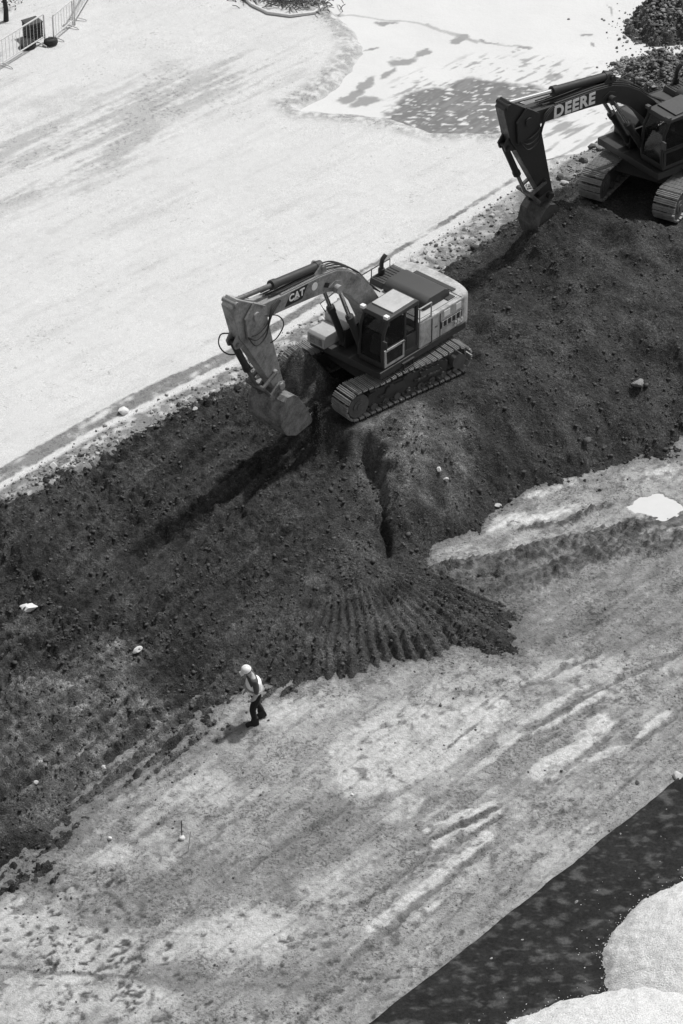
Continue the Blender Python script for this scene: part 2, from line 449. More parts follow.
# ------------------------------------------------------------------ muddy floor
class Marks:
    """stains and tracks on a surface: soft shapes laid out on the ground plan"""
    def __init__(s, x, y, z, warp=0.35, wf=0.9, seed=0):
        s.x, s.y, s.z = x, y, z
        s.wx = x + warp * fbm(x * wf, y * wf, 4, 401 + seed) + .11 * fbm(x * 5, y * 5, 3, 403 + seed); s.wy = y + warp * fbm(x * wf, y * wf, 4, 431 + seed) + .11 * fbm(x * 5, y * 5, 3, 433 + seed)
    def blob(s, px, py, rx, ry, soft=0.5, rot=0.0):
        """ellipse given by its centre and radii as seen, rot in degrees"""
        c, a = at(px, py, s.z), None
        t = rad(rot)
        ax = at(px + rx * math.cos(t), py - rx * math.sin(t), s.z); bx = at(px + ry * math.sin(t), py + ry * math.cos(t), s.z)
        A = np.array([[ax[0] - c[0], bx[0] - c[0]], [ax[1] - c[1], bx[1] - c[1]]])
        I = np.linalg.inv(A)
        dx, dy = s.wx - c[0], s.wy - c[1]
        r = np.hypot(I[0, 0] * dx + I[0, 1] * dy, I[1, 0] * dx + I[1, 1] * dy)
        return sstep(1 + soft * .55, 1 - soft * .55, r)
    def poly(s, pts, soft=0.3):
        sd = poly_sd(s.wx, s.wy, [at(*q, s.z) for q in pts])
        return sstep(-soft * .5, soft * .5, sd)
    def stroke(s, pts, w, soft=0.5, warp=0.3):
        P = [at(*q, s.z) for q in pts]
        d = np.full(np.shape(s.x), 9.0); wv = 1 + .45 * fbm(s.x * 1.3, s.y * 1.3, 2, 417)
        xx = s.x + (s.wx - s.x) * warp; yy = s.y + (s.wy - s.y) * warp
        for a, b in zip(P[:-1], P[1:]):
            d_, t_ = seg_dist(xx, yy, a, b)
            if len(P) == 2: d_ = d_ / (.35 + .65 * np.sqrt(np.clip(1 - (2 * t_ - 1) ** 2, 0, 1)))
            d = np.minimum(d, d_ / wv)
        return sstep(w * (1 + soft), w * (1 - soft), d)
def blend(t, m, v):
    return t * (1 - m) + v * m

mxs = axis(-10, 13.5, 0.05, 500); mys = axis(-20, 9, 0.05, 500)
MX, MY = np.meshgrid(mxs, mys)
mk = Marks(MX, MY, 0.0)
MZ = mud_z(MX, MY)
n_big = fbm(MX * .35, MY * .35, 4, 441); n_mid = fbm(MX * 1.3, MY * 1.3, 4, 443); n_fine = fbm(MX * 4, MY * 4, 3, 445)
# wheel-drag grain runs from lower left to upper right
DRG = math.atan2(at(610, 700)[1] - at(420, 850)[1], at(610, 700)[0] - at(420, 850)[0])
du = MX * math.cos(DRG) + MY * math.sin(DRG); dv = -MX * math.sin(DRG) + MY * math.cos(DRG)
n_drag = fbm(du * .5, dv * 3.2, 4, 447)
n_hi = fbm(MX * 7, MY * 7, 2, 449) * .7 + fbm(du * 1.6, dv * 8, 3, 450) * .6
def rag(m, a=.55):
    return (1 - a * .75) * m + a * .75 * sstep(.30, .66, m * 1.15 + a * n_hi * (m > .004) + .25 * (m - .5) * (m > .004))
tone = 0.345 * (1 + 0.30 * n_big + 0.35 * n_mid + 0.45 * n_drag + 0.25 * n_fine)
m = mk.poly([(225, 705), (330, 690), (520, 640), (600, 650), (560, 690), (520, 740), (440, 790), (380, 800), (300, 790), (200, 800), (150, 790)], .5); tone = blend(tone, m * .6, .40 * (1 + .3 * n_mid + .2 * n_drag))
m = mk.blob(300, 700, 60, 20, .6, 8); tone = blend(tone, rag(m, .35) * .7, .55 * (1 + .15 * n_fine))
m = mk.poly([(328, 752), (352, 725), (420, 703), (500, 692), (520, 714), (476, 748), (440, 775), (400, 792), (345, 795)], .22); tone = blend(tone, rag(m, .4) * .9 * sstep(-.9, -.2, n_fine + .7 * n_drag), .58 * (1 + .12 * n_fine + .12 * n_mid))
for b in [(405, 808, 20, 10, .4, 30), (270, 705, 40, 14, .6, 5), (200, 790, 34, 18, .5, 15), (110, 859, 24, 9, .4, 5), (325, 880, 26, 22, .6, 10), (440, 700, 60, 16, .6, 12), (560, 670, 50, 10, .6, 15)]:
    m = mk.blob(*b); tone = blend(tone, rag(m, .35) * .75, .53 * (1 + .15 * n_fine))
for b in [(222, 947, 66, 30, .45, 5), (90, 955, 52, 26, .5, 15), (255, 925, 40, 18, .6, 0), (40, 1000, 60, 24, .5, 5), (20, 925, 50, 30, .6, 0), (140, 1000, 40, 20, .6, 0)]:
    m = mk.blob(*b); tone = blend(tone, rag(m, .35) * .85, .55 * (1 + .12 * n_fine + .1 * n_mid))
for b in [(130, 900, 50, 26, .6, 30), (180, 880, 80, 22, .6, 28), (300, 850, 90, 30, .6, 30), (340, 980, 70, 30, .7, 0), (170, 975, 40, 14, .5, 0), (245, 975, 90, 14, .6, -5)]:
    m = mk.blob(*b); tone = blend(tone, m * .5, .20 * (1 + .25 * n_mid + .2 * n_fine))
# pale scraped strips
for pts, w, k in [([(424, 831), (494, 803)], .13, .95), ([(431, 847), (498, 812)], .15, .95), ([(374, 929), (432, 880), (486, 836)], .14, .95), ([(402, 923), (440, 902)], .08, .8),
                  ([(540, 772), (575, 750), (606, 722)], .30, .9), ([(556, 778), (600, 738)], .16, .8), ([(520, 724), (588, 686)], .14, .75), ([(532, 735), (604, 692)], .13, .85), ([(636, 738), (673, 708)], .10, .85),
                  ([(590, 760), (625, 745)], .10, .7), ([(455, 745), (505, 700)], .10, .8), ([(500, 745), (520, 735)], .16, .7), ([(470, 775), (520, 735)], .10, .5)]:
    m = mk.stroke(pts, w, .35, .3); tone = blend(tone, k * rag(m, .6) * sstep(-.9, -.2, n_fine + .6 * n_drag + .5 * n_mid), .62 * (1 + .2 * n_fine + .12 * n_drag))
for pts, w, k in [([(428, 840), (496, 807)], .07, .8), ([(446, 748), (480, 722)], .05, .7), ([(526, 731), (600, 690)], .07, .8), ([(540, 745), (560, 730)], .1, .5), ([(560, 770), (650, 720)], .04, .3), ([(600, 840), (683, 770)], .05, .4), ([(590, 815), (683, 735)], .05, .4), ([(0, 968), (60, 972), (140, 978)], .05, .7)]:
    m = mk.stroke(pts, w, .6, .4); tone = blend(tone, rag(m, .7) * k, .13)
for pts in ([(436, 838), (500, 806)], [(440, 852), (502, 817)], [(384, 932), (440, 884), (492, 842)], [(545, 785), (612, 735)], [(520, 742), (606, 698)], [(560, 706), (600, 684)], [(632, 746), (676, 716)], [(360, 905), (430, 850)], [(330, 980), (420, 905)], [(430, 960), (520, 880)], [(250, 870), (350, 800)], [(560, 640), (650, 600)], [(520, 690), (600, 650)], [(600, 690), (683, 650)]):
    m = mk.stroke(pts, .075, .7, .6); MZ = MZ - .05 * m; tone = blend(tone, rag(m, .7) * .6, .13)
# band along the fabric
m = mk.stroke([(360, 1020), (683, 765), (900, 590)], .28, .8, .3); tone = blend(tone, m * .55, .36 * (1 + .1 * n_fine))
m = mk.blob(565, 850, 40, 16, .6, 38); tone = blend(tone, m * .7, .5)
# upper right wet flat
m = mk.poly([(440, 600), (520, 575), (683, 505), (900, 420), (900, 520), (683, 640), (560, 660), (515, 640)], .3); tone = blend(tone, m * .65, .22 * (1 + .35 * n_mid + .4 * n_drag + .3 * n_fine))
for b in [(550, 512, 55, 17, .4, 16), (490, 525, 24, 9, .4, 25), (580, 486, 42, 8, .4, 20), (640, 472, 60, 9, .5, 14), (672, 452, 50, 8, .5, 14), (470, 560, 26, 18, .6, 0), (650, 540, 60, 10, .6, 14), (660, 505, 40, 18, .6, 0), (530, 548, 50, 10, .5, 12)]:
    m = mk.blob(*b); tone = blend(tone, m * .8 * sstep(-.7, .0, n_fine + n_mid), .42 * (1 + .15 * n_fine + .12 * n_mid))
for pts in ([(524, 494), (545, 488), (560, 476), (600, 463), (612, 468), (600, 478), (570, 486), (548, 496), (528, 498)], [(474, 533), (490, 522), (510, 514), (560, 508), (585, 505), (580, 511), (545, 519), (505, 526)], [(640, 474), (683, 458), (720, 450), (700, 462), (650, 480)]):
    m = mk.poly(pts, .12); tone = blend(tone, m * .95 * sstep(-1.0, -.2, n_fine + .8 * n_mid), .70 * (1 + .08 * n_fine))
RZ = np.zeros_like(MX)
# mud ridges pushed up across the wet flat
for pts, w, h in [([(432, 576), (458, 571), (507, 560), (535, 552)], .26, .15), ([(500, 570), (557, 546), (622, 534), (683, 517), (800, 480)], .30, .15), ([(460, 590), (500, 588), (537, 578), (592, 556), (683, 537)], .30, .12), ([(520, 530), (560, 524), (610, 505)], .1, .05), ([(590, 530), (640, 525)], .1, .06)]:
    m = mk.stroke(pts, w, .8, .5); RZ = np.maximum(RZ, m * h * 1.1 * (.5 + .7 * sstep(-.5, .5, fbm(MX * 1.6, MY * 1.6, 3, 451))) + m * (lumps(MX, MY, .24, 453, .55) * 1.2 + lumps(MX, MY, .14, 455, .6) * 1.2 + .05 * n_hi))
    tone = blend(tone, rag(m, 1.0) * (.5 + .5 * sstep(-.3, .25, n_hi)), .085 * (1 + .6 * n_fine))
MZ = MZ + RZ
MZ = MZ + sstep(.0, .4, n_mid) * (lumps(MX, MY, .13, 461, .18) * .35) * sstep(60, 20, np.hypot(MX, MY))
near = (np.abs(MX) < 14) & (np.abs(MY) < 21)
PUD = [(625, 507), (640, 499), (655, 494), (670, 498), (684, 508), (676, 516), (662, 521), (648, 514), (634, 512)]
pk = Marks(MX, MY, 0.0, .10, 2.0, 7)
psd = poly_sd(pk.wx, pk.wy, [at(*q) for q in PUD])
# ruts and scrapes pressed in
MZ = MZ + np.where(near, .03 * n_drag + .022 * n_fine + rng.normal(0, .004, MX.shape), 0)
hal = sstep(-.7, -.15, psd)
MZ = MZ * (1 - hal) + hal * (.035 + .012 * n_fine - .09 * sstep(-.08, .10, psd))
# dark footprints trodden in the lower left
fp = np.random.default_rng(5)
for k in range(260):
    if k < 130: px, py = fp.normal(70, 55), fp.normal(925, 45)
    elif k < 170: t_ = fp.uniform(); px, py = 130 - 90 * t_ + fp.normal(0, 8) + 130 * t_ * 0, 940 + 40 * math.sin(t_ * 3) + fp.normal(0, 16)
    elif k < 200: px, py = fp.normal(128, 8), fp.uniform(935, 1010)
    else: px, py = fp.uniform(150, 560), fp.uniform(930, 1024)
    if py < 870 + (px > 60) * 0 or px < -40: continue
    c = at(px, py); a = fp.uniform(0, 3.14); L = fp.uniform(.05, .12); W_ = fp.uniform(.03, .06)
    ix0, ix1 = np.searchsorted(mxs, [c[0] - .4, c[0] + .4]); iy0, iy1 = np.searchsorted(mys, [c[1] - .4, c[1] + .4])
    xx = MX[iy0:iy1, ix0:ix1] - c[0]; yy = MY[iy0:iy1, ix0:ix1] - c[1]
    uu = (xx * math.cos(a) + yy * math.sin(a)) / L; vv = (-xx * math.sin(a) + yy * math.cos(a)) / W_
    g = sstep(1.3, .75, np.hypot(uu, vv) + .6 * n_hi[iy0:iy1, ix0:ix1])
    tone[iy0:iy1, ix0:ix1] = blend(tone[iy0:iy1, ix0:ix1], g * fp.uniform(.75, 1), .075)
    MZ[iy0:iy1, ix0:ix1] -= .02 * g
# scattered dark flecks of soil
fl = sstep(.16, .36, fbm(MX * 3.1, MY * 3.1, 4, 471) * (0.6 + .8 * sstep(-.2, .5, n_big)))
tone = blend(tone, fl * .6, .10)
churn = sstep(-.15, .35, fbm(MX * .7, MY * .7, 3, 473) + .4 * n_drag)
MZ = MZ + np.where(near, churn * (lumps(MX, MY, .16, 475, .2) * .5 + lumps(MX, MY, .11, 477, .25) * .5), 0)
spk = sstep(.18, .34, fbm(MX * 6.5, MY * 6.5, 2, 479)) * churn
tone = blend(tone, spk * .4, .13)
tone = tone * (1 - .25 * sstep(.05, .4, fbm(du * .8, dv * 7, 3, 481)))
# soil washed out past the toe of the bank
inner = (MX > bxs[0]) & (MX < bxs[-1]) & (MY > bys[0]) & (MY < bys[-1])
bb = np.where(inner, bank_at(MX, MY), -1) - MZ
tone = blend(tone, sstep(-.34, .04, bb + .10 * n_fine + .22 * n_mid) * .75, .125 * (1 + .3 * n_fine))
tone = np.clip(tone, .03, .8)
tag(grid_object('ground', mxs, mys, MZ, tone, M['mud'], None, False), kind='structure')

# ------------------------------------------------------------------ dark soil bank
bm_ = Marks(BX, BY, 0.6)
n1 = fbm(BX * .5, BY * .5, 4, 501); n2 = fbm(BX * 2.2, BY * 2.2, 4, 503)
sd_ = fbm((BX * math.cos(STRI) + BY * math.sin(STRI)) * .25, (-BX * math.sin(STRI) + BY * math.cos(STRI)) * 2.6, 4, 505)
tone = 0.062 * (1 + .50 * n1 + .3 * n2 + .45 * sd_ * sstep(1.5, -1.5, BX))
def bmark(z): 
    bm_.z = z; return bm_
# paler rolled soil; heap and spur blobs mix dry dust with painted sunlight
for b, z, v, k in [((60, 700, 90, 45, .5, 25), .35, .17, .8), ((110, 745, 70, 40, .5, 35), .25, .18, .7), ((20, 800, 50, 40, .6, 20), .2, .15, .7), ((303, 372, 34, 28, .5, 0), 2.2, .19, .9), ((160, 760, 60, 26, .6, 35), .1, .15, .6), ((330, 660, 120, 24, .6, 10), .3, .085, .6), ((395, 440, 30, 40, .7, -60), 1.8, .20, .75), ((435, 470, 26, 50, .7, -50), 1.1, .14, .7), ((330, 610, 90, 40, .6, 10), .55, .085, .6), ((430, 630, 70, 26, .6, 30), .3, .10, .5), ((610, 330, 80, 60, .6, 0), 1.9, .07, .4), ((20, 430, 60, 60, .6, 0), 1.2, .08, .3), ((310, 470, 60, 40, .6, 0), 1.1, .07, .4), ((590, 155, 60, 22, .5, 30), 1.9, .17, .8), ((660, 135, 40, 14, .5, 20), 1.9, .17, .8)]:
    m = bmark(z).blob(*b); tone = blend(tone, m * k * (.55 + .6 * sstep(-.3, .4, n2)), v * 1.1 * (1 + .5 * n2))
for b, z, v, k in [((22, 850, 26, 24, .5, 0), .05, .03, .8), ((250, 480, 110, 60, .6, 40), 1.1, .05, .5), ((560, 250, 70, 30, .6, 20), 2.4, .045, .5), ((40, 655, 60, 20, .6, 0), .45, .05, .5)]:
    m = bmark(z).blob(*b); tone = blend(tone, m * k, v * (1 + .3 * n2))
# pale stones worked into the soil near the yard edge
ee = edge_sd(BX, BY)
tone = blend(tone, sstep(-.55, .0, ee + .25 * n2) * sstep(.05, .35, fbm(BX * 4, BY * 4, 2, 507)) * .6, .3)
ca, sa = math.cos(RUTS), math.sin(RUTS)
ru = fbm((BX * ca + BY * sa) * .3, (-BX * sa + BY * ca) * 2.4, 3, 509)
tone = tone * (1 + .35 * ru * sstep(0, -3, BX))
# tread strips left by the tracks: groove shading painted into the tone
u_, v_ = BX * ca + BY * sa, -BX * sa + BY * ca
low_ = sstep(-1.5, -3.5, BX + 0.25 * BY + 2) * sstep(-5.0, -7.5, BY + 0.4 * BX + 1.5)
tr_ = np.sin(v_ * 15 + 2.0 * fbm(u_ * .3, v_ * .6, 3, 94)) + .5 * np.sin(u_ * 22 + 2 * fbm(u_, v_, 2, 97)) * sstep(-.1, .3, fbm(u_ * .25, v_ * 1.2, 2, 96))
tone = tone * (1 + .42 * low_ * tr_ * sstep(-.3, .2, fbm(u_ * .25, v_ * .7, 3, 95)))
ca2, sa2 = math.cos(STRI), math.sin(STRI)  # apron drag lines: their shading is put into the tone as stripes
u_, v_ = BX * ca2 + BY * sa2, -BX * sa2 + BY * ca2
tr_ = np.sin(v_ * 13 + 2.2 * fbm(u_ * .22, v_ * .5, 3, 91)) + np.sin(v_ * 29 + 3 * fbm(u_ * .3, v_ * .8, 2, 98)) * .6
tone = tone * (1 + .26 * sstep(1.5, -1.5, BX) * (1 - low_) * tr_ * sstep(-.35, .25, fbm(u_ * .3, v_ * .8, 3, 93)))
tone = np.clip(tone, .02, .4)
keep = (BZ > np.maximum(mud_z(BX, BY), yard_z(BX, BY)[0]) - .22)
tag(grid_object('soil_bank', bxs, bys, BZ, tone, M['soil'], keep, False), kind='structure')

# ------------------------------------------------------------------ pale gravel yard with its verge
yxs = axis(-12, 14.5, 0.06, 500); yys = np.concatenate([np.arange(-9, 31, 0.06), axis(0, .1, .06, 500)[-26:] + 31])
YX, YY = np.meshgrid(yxs, yys)
Yz, ysd, yesd, yk = yard_z(YX, YY)
yn1 = fbm(YX * .4, YY * .4, 4, 521); yn2 = fbm(YX * 2, YY * 2, 4, 523)
a_ = math.atan2(at(260, 80, YZ)[1] - at(0, 200, YZ)[1], at(260, 80, YZ)[0] - at(0, 200, YZ)[0])
yu = YX * math.cos(a_) + YY * math.sin(a_); yv = -YX * math.sin(a_) + YY * math.cos(a_)
yst = fbm(yu * .18, yv * 1.1, 4, 525); ysf = fbm(yu * .35, yv * 3.5, 3, 527)
ym = Marks(YX, YY, YZ, .5, .6)
tone = .61 * (1 + .05 * yn1 + .03 * yst)
for pts, w, k in [([(-60, 180), (80, 130), (250, 70)], 1.3, .85), ([(-60, 215), (60, 178), (140, 140)], .9, .85), ([(-60, 285), (80, 235), (190, 195)], .5, .28), ([(0, 110), (120, 84), (190, 64)], .4, .3), ([(-40, 90), (20, 82)], .8, .3), ([(150, 110), (250, 68)], .4, .45)]:
    m = ym.stroke(pts, w, .75, .8); tone = blend(tone, m * k * .8 * sstep(-.35, .3, yst + .9 * ysf + .5 * fbm(YX * 5, YY * 5, 3, 537)), .36 * (1 + .12 * ysf))
for pts in [[(0, 330), (160, 262), (330, 190)], [(0, 352), (160, 284), (340, 206)], [(60, 420), (250, 320), (420, 215)], [(90, 425), (270, 330), (440, 222)], [(0, 250), (120, 200), (250, 150)], [(120, 150), (230, 95), (260, 40)]]:
    m = ym.stroke(pts, .11, .8, .6); tone = tone * (1 - .07 * m * sstep(-.4, .3, ysf + yn2))
tone = tone * (1 - .10 * sstep(.0, .5, ysf) * .6) * (1 + .03 * fbm(YX * 6, YY * 6, 2, 531))
# wet darker shore of the silt
tone = blend(tone, sstep(-.75, -.1, ysd + .15 * yn2) * sstep(.6, .1, ysd) * .75 * sstep(-.45, .25, yn2 + fbm(YX * 6, YY * 6, 3, 535)), .30 * (1 + .3 * yn2))
# dark drain line along the yard
wl = .08 + .17 * sstep(2.0, -6.0, YX)
dk = sstep(wl, wl * .8, np.abs(yk - .1 + .05 * yn2 + .03 * yn1 + .05 * fbm(YX * 7, YY * 7, 3, 533)))
tone = blend(tone, dk * .8 * sstep(-.8, .1, ysf + yn2), .14 * (1 + .35 * ysf + .2 * yn2))
# verge of crushed stone and soil
vg = sstep(-.25, -.45, yk)
tone = blend(tone, vg, .50 * (1 + .2 * yn2 + .1 * yn1))
vd = vg * sstep(-.05, .35, fbm(YX * 3, YY * 3, 3, 529) + sstep(1.6, .1, yesd) * .5 - .1)
tone = blend(tone, vd * .75, .16 * (1 + .4 * yn2))
tone = blend(tone, sstep(2.5, 5.5, YX) * vg * .55, .24 * (1 + .45 * yn2))
tone = np.clip(tone, .05, .8)
keep = (yesd > -1.6) & (YY > -30)
tag(grid_object('gravel_yard', yxs, yys, Yz, tone, M['yard'], keep), kind='structure')

# ------------------------------------------------------------------ smooth silt flow beyond the yard
sxs = axis(-2, 14.5, 0.055, 60); sys_ = axis(15, 31, 0.055, 60)
SX, SY = np.meshgrid(sxs, sys_)
ssd = poly_sd(SX, SY, SHORE)
sn1 = fbm(SX * .5, SY * .5, 4, 541)
Sz = YZ - .20 + .02 * sn1
sm = Marks(SX, SY, YZ - .2, .5, .8)
fa = math.atan2(at(430, 40, YZ)[1] - at(320, 95, YZ)[1], at(430, 40, YZ)[0] - at(320, 95, YZ)[0])
fu = SX * math.cos(fa) + SY * math.sin(fa); fv = -SX * math.sin(fa) + SY * math.cos(fa)
dash = fbm(fu * .9, fv * 4.5, 3, 543); dash2 = fbm(SX * 2.6, SY * 6.5, 4, 545)
tone = .62 * (1 + .04 * sn1)
core = sm.poly([(385, 119), (398, 100), (430, 88), (462, 80), (500, 82), (560, 92), (575, 112), (500, 138), (440, 138)], .3)
tone = blend(tone, core * .95 * sstep(-.42, -.15, dash2 + .35 * dash + .25 * fbm(fu * 2, fv * 12, 2, 547)), .14 * (1 + .35 * dash))
halo = sm.poly([(380, 112), (400, 78), (480, 55), (600, 60), (620, 100), (560, 170), (440, 140)], .8)
tone = blend(tone, halo * sstep(.12, .3, dash + .35 * dash2) * .75, .22)
tone = blend(tone, sm.poly([(500, 140), (560, 120), (640, 115), (640, 150), (560, 175)], .4) * sstep(.02, .25, dash) * .6, .30)
for b in [(365, 85, 12, 4, .4, 35), (352, 95, 12, 4, .4, 15), (320, 97, 5, 2, .3, 10), (405, 59, 16, 4, .4, 10), (425, 52, 9, 3, .4, 5), (392, 72, 10, 4, .5, 35), (372, 50, 6, 2, .4, 30), (458, 39, 7, 3, .4, 0), (392, 23, 12, 2, .4, 0), (362, 103, 14, 5, .4, 5), (590, 34, 5, 1.5, .4, 0), (600, 45, 3, 1.5, .4, 0), (555, 73, 3, 1.5, .4, 0), (608, 10, 8, 1.5, .4, -40), (522, 50, 8, 1.2, .4, 0), (490, 42, 10, 1.2, .4, -10)]:
    tone = blend(tone, sm.blob(*b) * .85, .22)
for pts in [[(330, 14), (372, 18), (420, 22), (450, 34), (480, 43)], [(430, 24), (470, 40), (520, 48)]]:
    tone = blend(tone, sm.stroke(pts, .05, .6, .5) * .7, .3)
tone = np.clip(tone, .08, .78)
keep = ssd > -.05
tag(grid_object('silt_pool', sxs, sys_, Sz, tone, M['silt'], keep), kind='structure')
#@@OBJECTS@@
# ------------------------------------------------------------------ helpers: shapes
class MB:
    """collects shapes into ONE mesh"""
    def __init__(s): s.bm = bmesh.new()
    def _add(s, verts, faces, T=None):
        vs_ = [s.bm.verts.new((T @ Vector(v)) if T is not None else v) for v in verts]
        out = []
        for f in faces:
            try: out.append(s.bm.faces.new([vs_[i] for i in f]))
            except ValueError: pass
        return vs_, out
    def prism(s, prof, y0, y1, T=None, bev=0.0):
        """profile in x,z pulled from y0 to y1"""
        b = bmesh.new()
        n = len(prof)
        a = [b.verts.new((x, y0, z)) for x, z in prof]; c = [b.verts.new((x, y1, z)) for x, z in prof]
        b.faces.new(a); b.faces.new(c[::-1])
        for i in range(n): b.faces.new((a[i], c[i], c[(i + 1) % n], a[(i + 1) % n]))
        s._merge(b, T, bev)
    def box(s, c, d, T=None, bev=0.0, R=None):
        b = bmesh.new()
        bmesh.ops.create_cube(b, size=1.0)
        for v in b.verts:
            v.co = Vector((v.co.x * d[0], v.co.y * d[1], v.co.z * d[2]))
            if R is not None: v.co = R @ v.co
            v.co += Vector(c)
        s._merge(b, T, bev)
    def _merge(s, b, T, bev, seg=2):
        bmesh.ops.recalc_face_normals(b, faces=b.faces)
        if bev > 0:
            bmesh.ops.bevel(b, geom=list(b.edges), offset=bev, segments=seg, affect='EDGES', profile=0.7, clamp_overlap=True)
        b.verts.index_update()
        vs_ = [v.co.copy() for v in b.verts]; fs = [[v.index for v in f.verts] for f in b.faces]
        b.free()
        s._add(vs_, fs, T)
    def tube(s, pts, r, T=None, n=10, r2=None, caps=True):
        pts = [Vector(p) for p in pts]
        rings = []
        up = Vector((0.13, 0.21, 0.97))
        for i, p in enumerate(pts):
            d = (pts[min(i + 1, len(pts) - 1)] - pts[max(i - 1, 0)]).normalized()
            u = d.cross(up)
            if u.length < 1e-3: u = d.cross(Vector((1, 0, 0)))
            u.normalize(); w = d.cross(u).normalized()
            rr = r if r2 is None else r + (r2 - r) * i / (len(pts) - 1)
            rings.append([p + (u * math.cos(2 * math.pi * k / n) + w * math.sin(2 * math.pi * k / n)) * rr for k in range(n)])
        V = [v for q in rings for v in q]; F = []
        for i in range(len(pts) - 1):
            for k in range(n):
                F.append((i * n + k, i * n + (k + 1) % n, (i + 1) * n + (k + 1) % n, (i + 1) * n + k))
        if caps:
            F.append(tuple(range(n))[::-1]); F.append(tuple((len(pts) - 1) * n + k for k in range(n)))
        s._add(V, F, T)
    def cyl(s, a, b, r, T=None, n=20): s.tube([a, b], r, T, n)
    def lathe(s, prof, T=None, n=20):
        """(radius, z) profile round z"""
        V = []; F = []
        for r, z in prof:
            V += [(r * math.cos(2 * math.pi * k / n), r * math.sin(2 * math.pi * k / n), z) for k in range(n)]
        for i in range(len(prof) - 1):
            for k in range(n): F.append((i * n + k, i * n + (k + 1) % n, (i + 1) * n + (k + 1) % n, (i + 1) * n + k))
        F.append(tuple(range(n))[::-1]); F.append(tuple((len(prof) - 1) * n + k for k in range(n)))
        s._add(V, F, T)
    def build(s, name, mat, parent=None, smooth=False):
        bmesh.ops.remove_doubles(s.bm, verts=s.bm.verts, dist=1e-5)
        bmesh.ops.recalc_face_normals(s.bm, faces=s.bm.faces)
        me = bpy.data.meshes.new(name); s.bm.to_mesh(me); s.bm.free()
        o = link(name, me, mat, parent, False)
        if smooth:
            me.polygons.foreach_set('use_smooth', np.ones(len(me.polygons), bool))
            me.set_sharp_from_angle(angle=rad(35))
        return o
def arc_pts(a, b, sag, n=10):
    a, b, sag = Vector(a), Vector(b), Vector(sag)
    return [a.lerp(b, t) + sag * (4 * t * (1 - t)) for t in [i / n for i in range(n + 1)]]
def smooth(pts, n=6):
    P = [Vector(p) for p in pts]; P = [P[0]] + P + [P[-1]]; out = []
    for i in range(1, len(P) - 2):
        for k in range(n):
            t = k / n; a, b, c, d = P[i - 1], P[i], P[i + 1], P[i + 2]
            out.append(.5 * ((2 * b) + (c - a) * t + (2 * a - 5 * b + 4 * c - d) * t * t + (3 * b - a - 3 * c + d) * t ** 3))
    return out + [P[-2]]
def lettering(name, text, size, T, mat, parent, bold=0.02, width=1.0, depth=0.006):
    cu = bpy.data.curves.new(name, 'FONT')
    cu.body = text; cu.size = size; cu.align_x = 'CENTER'; cu.align_y = 'CENTER'; cu.offset = bold; cu.extrude = depth; cu.space_character = 1.05 + bold * 3
    tmp = bpy.data.objects.new(name, cu); COL.objects.link(tmp)
    bpy.context.view_layer.update()
    me = bpy.data.meshes.new_from_object(tmp.evaluated_get(bpy.context.evaluated_depsgraph_get()))
    bpy.data.objects.remove(tmp); bpy.data.curves.remove(cu)
    me.transform(Matrix.Diagonal((width, 1, 1, 1))); me.transform(T)
    me.name = name
    me.materials.clear()
    return link(name, me, mat, parent)

# ------------------------------------------------------------------ machine finishes
M['glass'], _t, _b = new_mat('cab_glass')
_b.inputs['Base Color'].default_value = (.02, .02, .02, 1); _b.inputs['Roughness'].default_value = .07; _b.inputs['Alpha'].default_value = .55
M['seat'] = plain_mat('seat_cloth', .16, .8)
M['rubber'] = plain_mat('hose_rubber', 0.025, 0.6)
M['chrome'] = plain_mat('cylinder_rod', 0.62, 0.18, 0.9, 0.08)
M['steel'] = paint_mat('worn_steel', 0.15, 0.06, 0.5, 4, 0.8, 0.3)
M['bucket_steel'] = paint_mat('bucket_steel', 0.26, 0.05, 0.5, 4.0, 1.0, 0.2)
M['bucket_dark'] = paint_mat('dark_bucket_steel', 0.09, 0.04, 0.6, 2.6, 1.0, 0.2)
M['shoe'] = paint_mat('track_steel', 0.36, 0.16, 0.5, 3.0, 0.8, 0.1, coat_dust=.25)
M['under'] = paint_mat('muddy_frame', 0.06, 0.045, 0.8, 3, 0.9)
M['white_paint'] = plain_mat('white_lettering', 0.82, 0.5, 0, 0.06)
M['bright_paint'] = plain_mat('bright_lettering', 0.9, 0.5, 0, 0.03)
M['black_paint'] = plain_mat('black_paint', 0.015, 0.5)
LIGHT = dict(body=paint_mat('dusty_paint', 0.52, 0.12, 0.45, 2.6, 0.8), arm=paint_mat('arm_paint', 0.33, 0.07, 0.45, 2.4, 0.85),
             roof=paint_mat('roof_paint', 0.50, 0.25, 0.5, 2.0, 0.6), hood=paint_mat('hood_paint', 0.045, 0.085, 0.6, 1.5, 0.6), trim=paint_mat('trim_paint', 0.03, 0.06, 0.5, 3, 0.5),
             deck=paint_mat('deck_paint', 0.45, 0.22, 0.6, 2.5, 0.5))
DARK = dict(body=paint_mat('dark_paint', 0.028, 0.05, 0.4, 2.2, 0.6), arm=paint_mat('dark_arm_paint', 0.022, 0.05, 0.4, 1.8, 0.6, coat_dust=.35),
            roof=paint_mat('dark_roof_paint', 0.07, 0.05, 0.5, 2.0, 0.5), hood=paint_mat('dark_hood_paint', 0.045, 0.08, 0.6, 1.5, 0.5), trim=paint_mat('dark_trim_paint', 0.018, 0.04, 0.5, 3, 0.5),
            deck=paint_mat('dark_deck_paint', 0.06, 0.06, 0.6, 2.5, 0.5))

